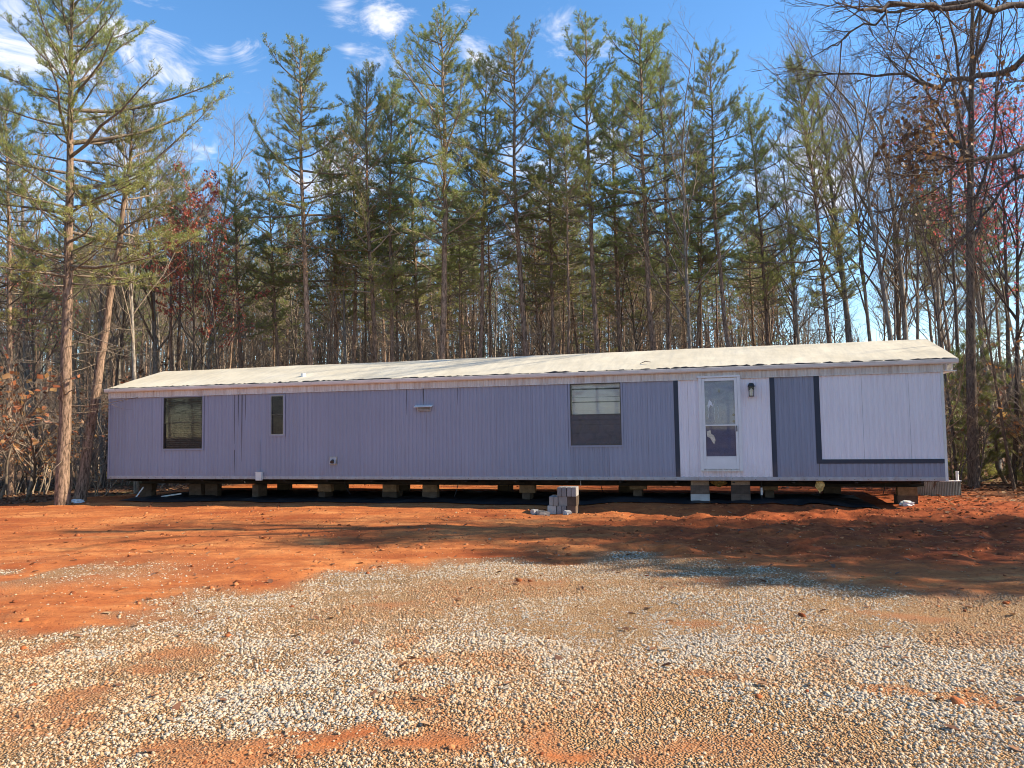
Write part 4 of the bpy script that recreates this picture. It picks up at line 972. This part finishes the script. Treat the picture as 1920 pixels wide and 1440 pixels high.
def plant_thing(name, proto, x, y, h, lean=(0, 0), wide=1.0, rz=0, label='', cat='tree', group=None):
    """copy a tree and each of its parts; lean = sideways shift of the top in metres"""
    root = empty(name, (x, y, float(height(np.array([x]), np.array([y]), False)[0]))); s = h / proto['h']
    q = Vector((lean[0], lean[1], h)).normalized(); rot = Vector((0, 0, 1)).rotation_difference(q)
    root.rotation_mode = 'QUATERNION'; root.rotation_quaternion = rot @ Matrix.Rotation(rz, 3, 'Z').to_quaternion()
    root.scale = (s * wide, s * wide, s)
    for pn, me, mk in proto['parts']:
        if not len(me.materials): me.materials.append(M[mk])
        o = bpy.data.objects.new(pn, me); COL.objects.link(o); o.parent = root
    tag(root, label, cat, group); return root
def X_at(px, depth, py=800):
    d = ray(px, py); return float(d[0] / d[1] * depth)
def Z_at(px, py, depth):
    d = ray(px, py); return float(CAMZ + d[2] / d[1] * depth)
def tree_px(name, proto, base, top, depth, label, wide=1.0, rz=None, cat='pine tree', group=None, xtra=0):
    """base = (px, py) a low trunk point, top = (px, py) of the crown tip, at the given distance"""
    z0 = Z_at(*base, depth); z1 = Z_at(*top, depth); x0 = X_at(base[0], depth, base[1]); x1 = X_at(top[0], depth, top[1])
    sl = (x1 - x0) / (z1 - z0); xb = x0 - sl * z0; hh = z1 + xtra
    rr_ = random.Random(int(base[0] * 7 + depth * 13))
    return plant_thing(name, proto, xb, depth, hh, (sl * hh, rr_.uniform(-.3, .3)), wide, rr_.uniform(0, 6.28) if rz is None else rz, label, cat, group)

PINE = [make_pine(101, 16, .50, 2.7, .120, .85), make_pine(102, 16, .44, 2.5, .112, .85, low_tint=.12), make_pine(103, 16, .54, 2.3, .105, .9), make_pine(104, 16, .46, 2.9, .13, .8, low_tint=.08),
        make_pine(105, 16, .57, 2.2, .10, bend=.5), make_pine(106, 16, .40, 2.6, .115, .75, low_tint=.18), make_pine(107, 16, .52, 2.5, .11, .85, bend=.45, low_tint=.1)]
WOODP = [make_pine(111, 15, .64, 1.8, .085, .8, .5, 70), make_pine(112, 15, .70, 1.6, .075, .8, .35, 80, .1), make_pine(113, 15, .58, 2.0, .09, .7, .6, 75, .15)]
BIGPINE = make_pine(201, 16, .40, 4.2, .175, .75, .22, 70, .18, per=6, ln=.085, wd=.0135)
LEANPINE = make_pine(202, 12, .56, 2.0, .145, .8, .12, 34, .15)
YOUNG = make_pine(301, 4.0, .06, 1.25, .045, 1.3, .1, 0, .05, per=7, ln=.09, wd=.014)
BARE_T = [make_bare(401, 15, .15), make_bare(402, 15, .13, (15, 7, 5, 3)), make_bare(403, 14, .10, (12, 6, 4, 3), barkm='dark_bark'), make_bare(404, 13, .09, (14, 6, 5, 3))]
DARKBIG = make_bare(408, 17, .19, (9, 5, 5, 3), up=(.01, .16, .08, .05), barkm='dark_bark')
PINK_T = make_bare(405, 12, .10, (13, 6, 4, 3), leaf='pink_leaf', ldens=.42, barkm='dark_bark'); RED_T = make_bare(406, 11, .09, (14, 6, 4, 3), leaf='red_leaf', ldens=1.3, lsize=.10, barkm='dark_bark')
ORANGE_T = make_bare(407, 13, .09, (13, 6, 4, 3), leaf='orange_leaf', ldens=.25, lsize=.08)
BRUSH = [make_brush(501, 3.4, 5, 'twig'), make_brush(502, 2.4, 7, 'twig'), make_brush(503, 4.6, 4, 'dark_bark'), make_brush(504, 2.0, 7, 'twig', 'orange_leaf', .35), make_brush(505, 2.6, 6, 'twig', 'brown_leaf', .5)]

GP = 'tall pines standing behind the home'
KEY = [  # proto, base px, top px, depth, width, label
 (BIGPINE, (118, 940), (128, -60), 19.6, 1.0, 'largest pine, thick pinkish trunk at the left end of the home'),
 (LEANPINE, (150, 935), (252, 190), 20.6, 1.0, 'slim pine leaning right beside the thick left trunk'),
 (PINE[0], (583, 680), (568, 92), 26.5, 1.0, 'pine with a loose pointed crown left of the dryer vent'),
 (PINE[2], (525, 690), (505, 300), 29, .9, 'shorter pine behind and left of the first tall crown above the roof'),
 (PINE[1], (628, 685), (610, 250), 30, 1.0, 'dark-trunked pine in the gap between the first two tall crowns'),
 (PINE[3], (707, 680), (690, 145), 27, .85, 'bright green pine left of the tallest, left trunk of two'),
 (PINE[5], (738, 680), (738, 165), 28, .8, 'dark-trunked pine left of the tallest, right trunk of two'),
 (PINE[0], (828, 672), (822, 38), 26.2, 1.05, 'tallest pine of the row, above the range vent'),
 (PINE[2], (900, 668), (912, 135), 28, .95, 'pine close on the right of the tallest one'),
 (PINE[6], (990, 665), (968, 66), 27, 1.0, 'narrow spired pine right of the tallest, above the middle of the roof'),
 (PINE[1], (1040, 660), (1035, 150), 28.5, .85, 'lower dense pine between the two narrow spires'),
 (PINE[2], (1123, 660), (1102, 52), 27, 1.0, 'narrow spired pine above the large window'),
 (PINE[0], (1224, 655), (1200, 62), 26.8, 1.0, 'pale-trunked pine above the left navy stripe'),
 (PINE[3], (1252, 655), (1235, 130), 28, .8, 'dark-trunked pine close behind the pale-trunked one'),
 (PINE[4], (1370, 650), (1338, 86), 26.5, .95, 'slender pine leaning left above the storm door'),
 (PINE[1], (1440, 645), (1405, 195), 28, .9, 'bushy lower pine above the grey panel right of the door'),
 (PINE[5], (1552, 640), (1492, 125), 26, .9, 'last tall pine on the right, leaning left'),
 (PINE[6], (660, 682), (655, 215), 29.5, .9, 'lower pine just left of the bright green one'),
 (PINE[6], (1165, 658), (1150, 170), 29.5, .95, 'lower pine between the spire above the large window and the pale-trunked one'),
 (PINE[3], (452, 690), (440, 330), 29, .95, 'dark pine above the left window'),
 (PINE[5], (20, 900), (15, 170), 25, 1.0, 'pine at the left edge of the picture behind the thick trunk'),
 (PINE[1], (790, 675), (770, 190), 31, .9, 'thin pine behind and left of the tallest trunk'),
 (PINE[2], (1312, 652), (1300, 260), 31, .9, 'thin pine in the gap left of the slender leaning one'),
]
for pr, ba, to, dp, wd_, lab in KEY: tree_px('pine_tree', pr, ba, to, dp, lab, wd_, group=GP)
GB = 'bare hardwood trees at the right of the home'
KEYB = [
 (BARE_T[0], (1590, 640), (1556, 150), 27, 'bare tree right of the last tall pine'),
 (BARE_T[3], (1640, 640), (1618, 190), 29, 'thin bare tree second right of the last tall pine'),
 (BARE_T[1], (1681, 640), (1660, 170), 26, 'straight bare tree above the right part of the roof'),
 (BARE_T[0], (1706, 640), (1700, 190), 28, 'left one of two close bare trunks near the roof end'),
 (BARE_T[3], (1722, 645), (1722, 230), 28.6, 'right one of two close bare trunks near the roof end'),
 (ORANGE_T, (1752, 650), (1735, 200), 29, 'bare tree with a few orange leaves behind the roof end'),
 (DARKBIG, (1826, 920), (1778, -40), 19.5, 'thick dark hardwood trunk just right of the home'),
 (BARE_T[2], (1888, 860), (1795, 470), 18.6, 'thin crooked sapling leaning left at the right edge'),
 (PINK_T, (1885, 700), (1872, 230), 23, 'hardwood with crimson leaves at the right edge'),
 (PINK_T, (1900, 880), (1885, 300), 20.0, 'small tree with bright pink-red leaves low at the right edge'),
 (BARE_T[2], (1790, 800), (1775, 380), 21, 'thin dark trunk close to the right corner of the home'),
 (BARE_T[3], (258, 690), (262, 250), 24, 'pale thin trunk behind the left end of the roof'),
 (RED_T, (372, 690), (378, 425), 26, 'small tree with rust red leaves behind the left window'),
 (BARE_T[3], (385, 690), (410, 290), 31, 'thin bare tree with pinkish twigs right of the rust red one'),
 (PINK_T, (75, 880), (60, 500), 27, 'small tree with faded red leaves low at the left edge'),
]
for pr, ba, to, dp, lab in KEYB: tree_px('bare_tree', pr, ba, to, dp, lab, 1.0, cat='bare tree', group=GB if ba[0] > 1000 else 'bare trees left of the home')
# young pines and multi-stem brush right of the home
for x, y, h, lab in ((12.6, 20.4, 3.3, 'taller young green pine in the brush right of the home'), (13.6, 20.0, 2.4, 'small young green pine at the right edge'), (11.9, 22.6, 2.8, 'young green pine half hidden behind the thick right trunk'), (13.9, 22.3, 4.2, 'tallest young pine, deep in the brush at the right edge')):
    plant_thing('young_pine', YOUNG, x, y, h, (.1, 0), 1.0, x, lab, 'young pine', 'young pines right of the home')
plant_thing('sapling_clump', BRUSH[2], 9.9, 18.3, 4.4, (-.3, 0), 1.1, 1.0, 'dark many-stemmed sapling clump at the right corner of the home', 'sapling')
plant_thing('sapling_clump', BRUSH[2], 11.2, 19.0, 3.6, (.2, 0), 1.0, 2.5, 'dark sapling clump between the two right trunks', 'sapling')

# the wood behind: every tree its own thing, alike ones share a label
rw = random.Random(77); taken = []
def free(x, y, d):
    for a, b_ in taken:
        if (a - x) ** 2 + (b_ - y) ** 2 < d * d: return False
    taken.append((x, y)); return True
for o in list(COL.objects):
    if o.type == 'EMPTY' and o.name.split('.')[0] in ('pine_tree', 'bare_tree'): taken.append((o.location.x, o.location.y))
def wood(x, y):
    return float(litter_mask(np.array([x]), np.array([y]))[0]) > .6
def where(x, y):
    u, n = to_un(x, y); r = x / y
    side = 'left of the home' if u < -1 else ('behind the left half of the home' if u < 10 else ('behind the right half of the home' if u < 20.5 else 'right of the home'))
    return side
cnt = 0; tries = 0
while cnt < 200 and tries < 9000:
    tries += 1; y = 25.5 + 58 * rw.random() ** 1.3; x = rw.uniform(-.78, .66) * y
    if x > .36 * y and rw.random() < .80: continue
    if not wood(x, y) or not free(x, y, 1.25): continue
    far = y > 42; h = rw.uniform(9.5, 13.0) if y < 34 else rw.uniform(10.5, 15)
    pr = rw.choice(WOODP) if rw.random() < .8 or y < 38 else rw.choice(PINE)
    plant_thing('wood_pine', pr, x, y, h, (rw.gauss(0, .5), rw.gauss(0, .5)), rw.uniform(.85, 1.25), rw.uniform(0, 6.28), ('slender far pine deep in the wood ' if far else 'slender high-crowned pine near the edge of the wood ') + where(x, y), 'pine tree', 'pines of the wood'); cnt += 1
cnt = 0; tries = 0
while cnt < 150 and tries < 9000:
    tries += 1; y = 23.5 + 55 * rw.random() ** 1.2; x = rw.uniform(-.78, .80) * y
    if x > .42 * y and rw.random() < .55: continue
    if not wood(x, y) or not free(x, y, 1.0): continue
    pr = rw.choice(BARE_T + BARE_T + [ORANGE_T])
    plant_thing('wood_hardwood', pr, x, y, rw.uniform(7, 12.5), (rw.gauss(0, .6), rw.gauss(0, .6)), rw.uniform(.9, 1.2), rw.uniform(0, 6.28), ('bare hardwood far back among the trunks ' if y > 42 else 'thin bare hardwood near the edge of the wood ') + where(x, y), 'bare tree', 'bare hardwoods of the wood'); cnt += 1
cnt = 0; tries = 0
while cnt < 290 and tries < 9000:
    tries += 1; y = 18 + 52 * rw.random() ** 1.35; x = rw.uniform(-.80, .80) * y
    if not wood(x, y) or not free(x, y, .6): continue
    plant_thing('bare_brush', rw.choice(BRUSH), x, y, rw.uniform(1.6, 4.6), (rw.gauss(0, .3), rw.gauss(0, .3)), rw.uniform(.9, 1.5), rw.uniform(0, 6.28), 'leafless brush on the floor of the wood ' + where(x, y), 'brush', 'brush on the floor of the wood'); cnt += 1
# the far wood, beyond where single trees can be told apart: one mass of thin trunks, twigs and some needles
k = 95000; fx = NRS.uniform(-95, 95, k); fy = NRS.uniform(72, 118, k); hz = NRS.rand(k) ** 1.35 * (7.5 + 3.5 * vnoise(fx, fy * .2, 6.0)) * (1 - .55 * sstep(24, 42, fx)); big = NRS.rand(k) < .05
P = np.stack([fx, fy, height(fx, fy, False) + hz], -1); d = NRS.randn(k, 3) * np.array([.8, .8, .8]) + np.array([0, 0, .5]); d[big] = NRS.randn(int(big.sum()), 3) * .06 + np.array([0, 0, 1]); d /= np.linalg.norm(d, axis=1)[:, None]
sd2 = np.cross(d, np.stack([NRS.randn(k) * .3, np.ones(k), NRS.randn(k) * .3], -1)); sd2 /= np.linalg.norm(sd2, axis=1)[:, None]
ln_ = np.where(big, 4.5, .8)[:, None] * (.5 + NRS.rand(k, 1)); wd2 = np.where(big, .11, .045)[:, None] * (.6 + .8 * NRS.rand(k, 1)); P[big, 2] -= np.minimum(hz[big], 3.0)
V = np.stack([P - sd2 * wd2, P + sd2 * wd2, P + d * ln_], 1).reshape(-1, 3); tn = np.clip(.15 + .45 * vnoise(fx, hz * 4, 5.0) + .25 * NRS.rand(k), 0, 1)
M['far_wood'] = leafmat('far_wood', [(0, (.07, .055, .042)), (.45, (.15, .115, .085)), (.6, (.17, .15, .085)), (.8, (.12, .14, .055)), (1, (.20, .20, .08))], .2)
tag(link('far_wood', mesh_np('far_wood', V, [np.arange(k * 3).reshape(-1, 3)], False, {'tint': np.repeat(tn, 3)}), M['far_wood']), 'brown and olive mass of the distant wood between the trunks', 'wood', kind='stuff')
# trees to the right of the view that shade the pad
SH = [(16.0, 8.3, 8.5, 5), (15.2, 9.1, 9.0, 3), (16.6, 9.9, 11.0, 5), (14.6, 10.6, 10.0, 0), (19.0, 10.9, 11.5, 1), (15.4, 11.8, 9.0, 5), (18.0, 12.2, 11.5, 3), (14.6, 12.9, 7.0, 2), (17.6, 12.4, 14, 4), (17.2, 8.9, 10.0, 1)]
for i, (x, y, h, k) in enumerate(SH):
    plant_thing('roadside_pine', PINE[k], x, y - .85, h, (0, 0), 1.15, i * 1.7, 'pine standing right of the picture whose shadow crosses the pad', 'pine tree', 'shade pines right of the picture')
SB = [(13.2, 12.4, 10, 3), (23, 11.0, 15, 0), (18.5, 12.2, 13, 1), (14.5, 12.2, 11, 0), (26, 11.8, 15, 1), (21, 19.5, 13, 0), (24, 20.5, 14, 3), (17, 18.6, 10, 3)]
for i, (x, y, h, k) in enumerate(SB):
    plant_thing('roadside_hardwood', BARE_T[k], x, y, h, (0, 0), .8 if y < 15 else 1.1, i * 2.1, 'bare hardwood standing right of the picture whose shadow crosses the pad', 'bare tree', 'shade hardwoods right of the picture')
# the wood across the clearing behind the viewer, mirrored in the window panes
for i in range(64):
    a = math.radians(150 + 165 * (i + rw.random()) / 64); r = rw.uniform(27, 42); x = -2 + r * math.cos(a); y = 10 + r * math.sin(a)
    plant_thing('clearing_edge_pine', PINE[5] if i % 3 else PINE[1], x, y, rw.uniform(8, 12), (0, 0), 1.35, rw.uniform(0, 6.28), 'pine across the clearing mirrored in the window panes', 'pine tree', 'pines across the clearing')

# hardwood at the right edge: trunk outside the picture, long limbs reaching in
oak = empty('overhanging_oak', (10.6, 12.6, 0)); tag(oak, 'hardwood whose long dark limbs reach in at the upper right', 'bare tree')
rnd = random.Random(33); ot = Skel(); ob = Skel(); ol = []
tb = Vector((0, 0, -.2)); tp = [tb] + [Vector((.12 * math.sin(q), .1 * math.cos(q * 1.3), q * 1.6)) for q in range(1, 9)]; ot.add(tp, taper(.24, .09, 9), 10)
def opx(px, py, depth):
    d = ray(px, py); p = d / d[1] * depth; return Vector((p[0] - 10.6, depth - 12.6, CAMZ + p[2]))
LIMBS = [([(2070, 60, 12.6), (1920, 16, 12.2), (1800, 14, 11.9), (1700, 12, 11.7), (1635, 16, 11.5)], .062, .03),
         ([(2060, 90, 12.6), (1920, 120, 12.8), (1840, 148, 13.0), (1760, 162, 13.2), (1690, 140, 13.4), (1600, 138, 13.6)], .066, .016),
         ([(2050, 260, 12.6), (1920, 284, 12.0), (1840, 290, 11.6), (1790, 300, 11.3), (1750, 325, 11.1)], .055, .015),
         ([(2065, -30, 12.6), (1930, -40, 12.9), (1800, 10, 13.0), (1700, 18, 13.1), (1620, 45, 13.2), (1560, 85, 13.2)], .055, .01),
         ([(2060, 170, 12.6), (1960, 300, 12.5), (1880, 360, 12.4), (1830, 420, 12.3)], .05, .015)]
for pts, r0, r1 in LIMBS:
    P = [opx(*p) for p in pts]; Q = []
    for i in range(len(P) - 1):
        for q in range(4): Q.append(P[i].lerp(P[i + 1], q / 4) + Vector((rnd.gauss(0, .03), rnd.gauss(0, .05), rnd.gauss(0, .045))))
    Q.append(P[-1]); ob.add(Q, taper(r0, r1, len(Q)), 7)
    for q in range(int(len(Q) * .7)):
        s = .22 + .78 * (q + rnd.random()) / (len(Q) * .7); a, dd = at(Q, min(s, .99)); dv = dd * .8 + Vector((rnd.gauss(0, .3), rnd.gauss(0, .4), rnd.gauss(.1, .7)))
        grow(rnd, ob, a, dv, rnd.uniform(.5, 1.9) * (1.2 - .4 * s), .014, 1, 3, (0, 7, 5, 0), (.0, .02, .02, .02), None, 0, .2)
    grow(rnd, ob, Q[-1], Q[-1] - Q[-3], 1.1, r1, 1, 3, (0, 8, 5, 0), (0, -.01, 0, 0), None, 0, .16)
for (cx, cy, r, n) in ((1735, 285, .55, 340), (1712, 305, .5, 190), (1745, 205, .42, 190), (1690, 280, .45, 90), (1905, 170, .4, 120)):
    c0 = opx(cx, cy, 11.4)
    for q in range(n):
        v = Vector((rnd.gauss(0, 1), rnd.gauss(0, 1), rnd.gauss(0, 1.3))) * r * .52; ol.append((tuple(c0 + v), rnd.random()))
    for q in range(9): 
        dv = Vector((rnd.gauss(0, 1), rnd.gauss(0, 1), rnd.gauss(-.2, .8))); ob.add(curve(rnd, c0 + Vector((0, 0, .15)), dv, r * 1.1, 4, 0, .2), taper(.008, .003, 4), 3)
    up_ = opx(1790, 300, 11.3); ob.add([up_.lerp(c0, q / 5) + Vector((rnd.gauss(0, .03), 0, rnd.gauss(0, .03))) for q in range(6)], taper(.016, .006, 6), 4)
link('trunk', ot.mesh('oak_trunk'), M['dark_bark'], oak); link('limbs', ob.mesh('oak_limbs'), M['dark_bark'], oak)
lv = link('leaves', leaf_mesh('oak_leaves', ol, .075), M['brown_leaf'], oak); tag(lv, 'clusters of dead brown leaves')
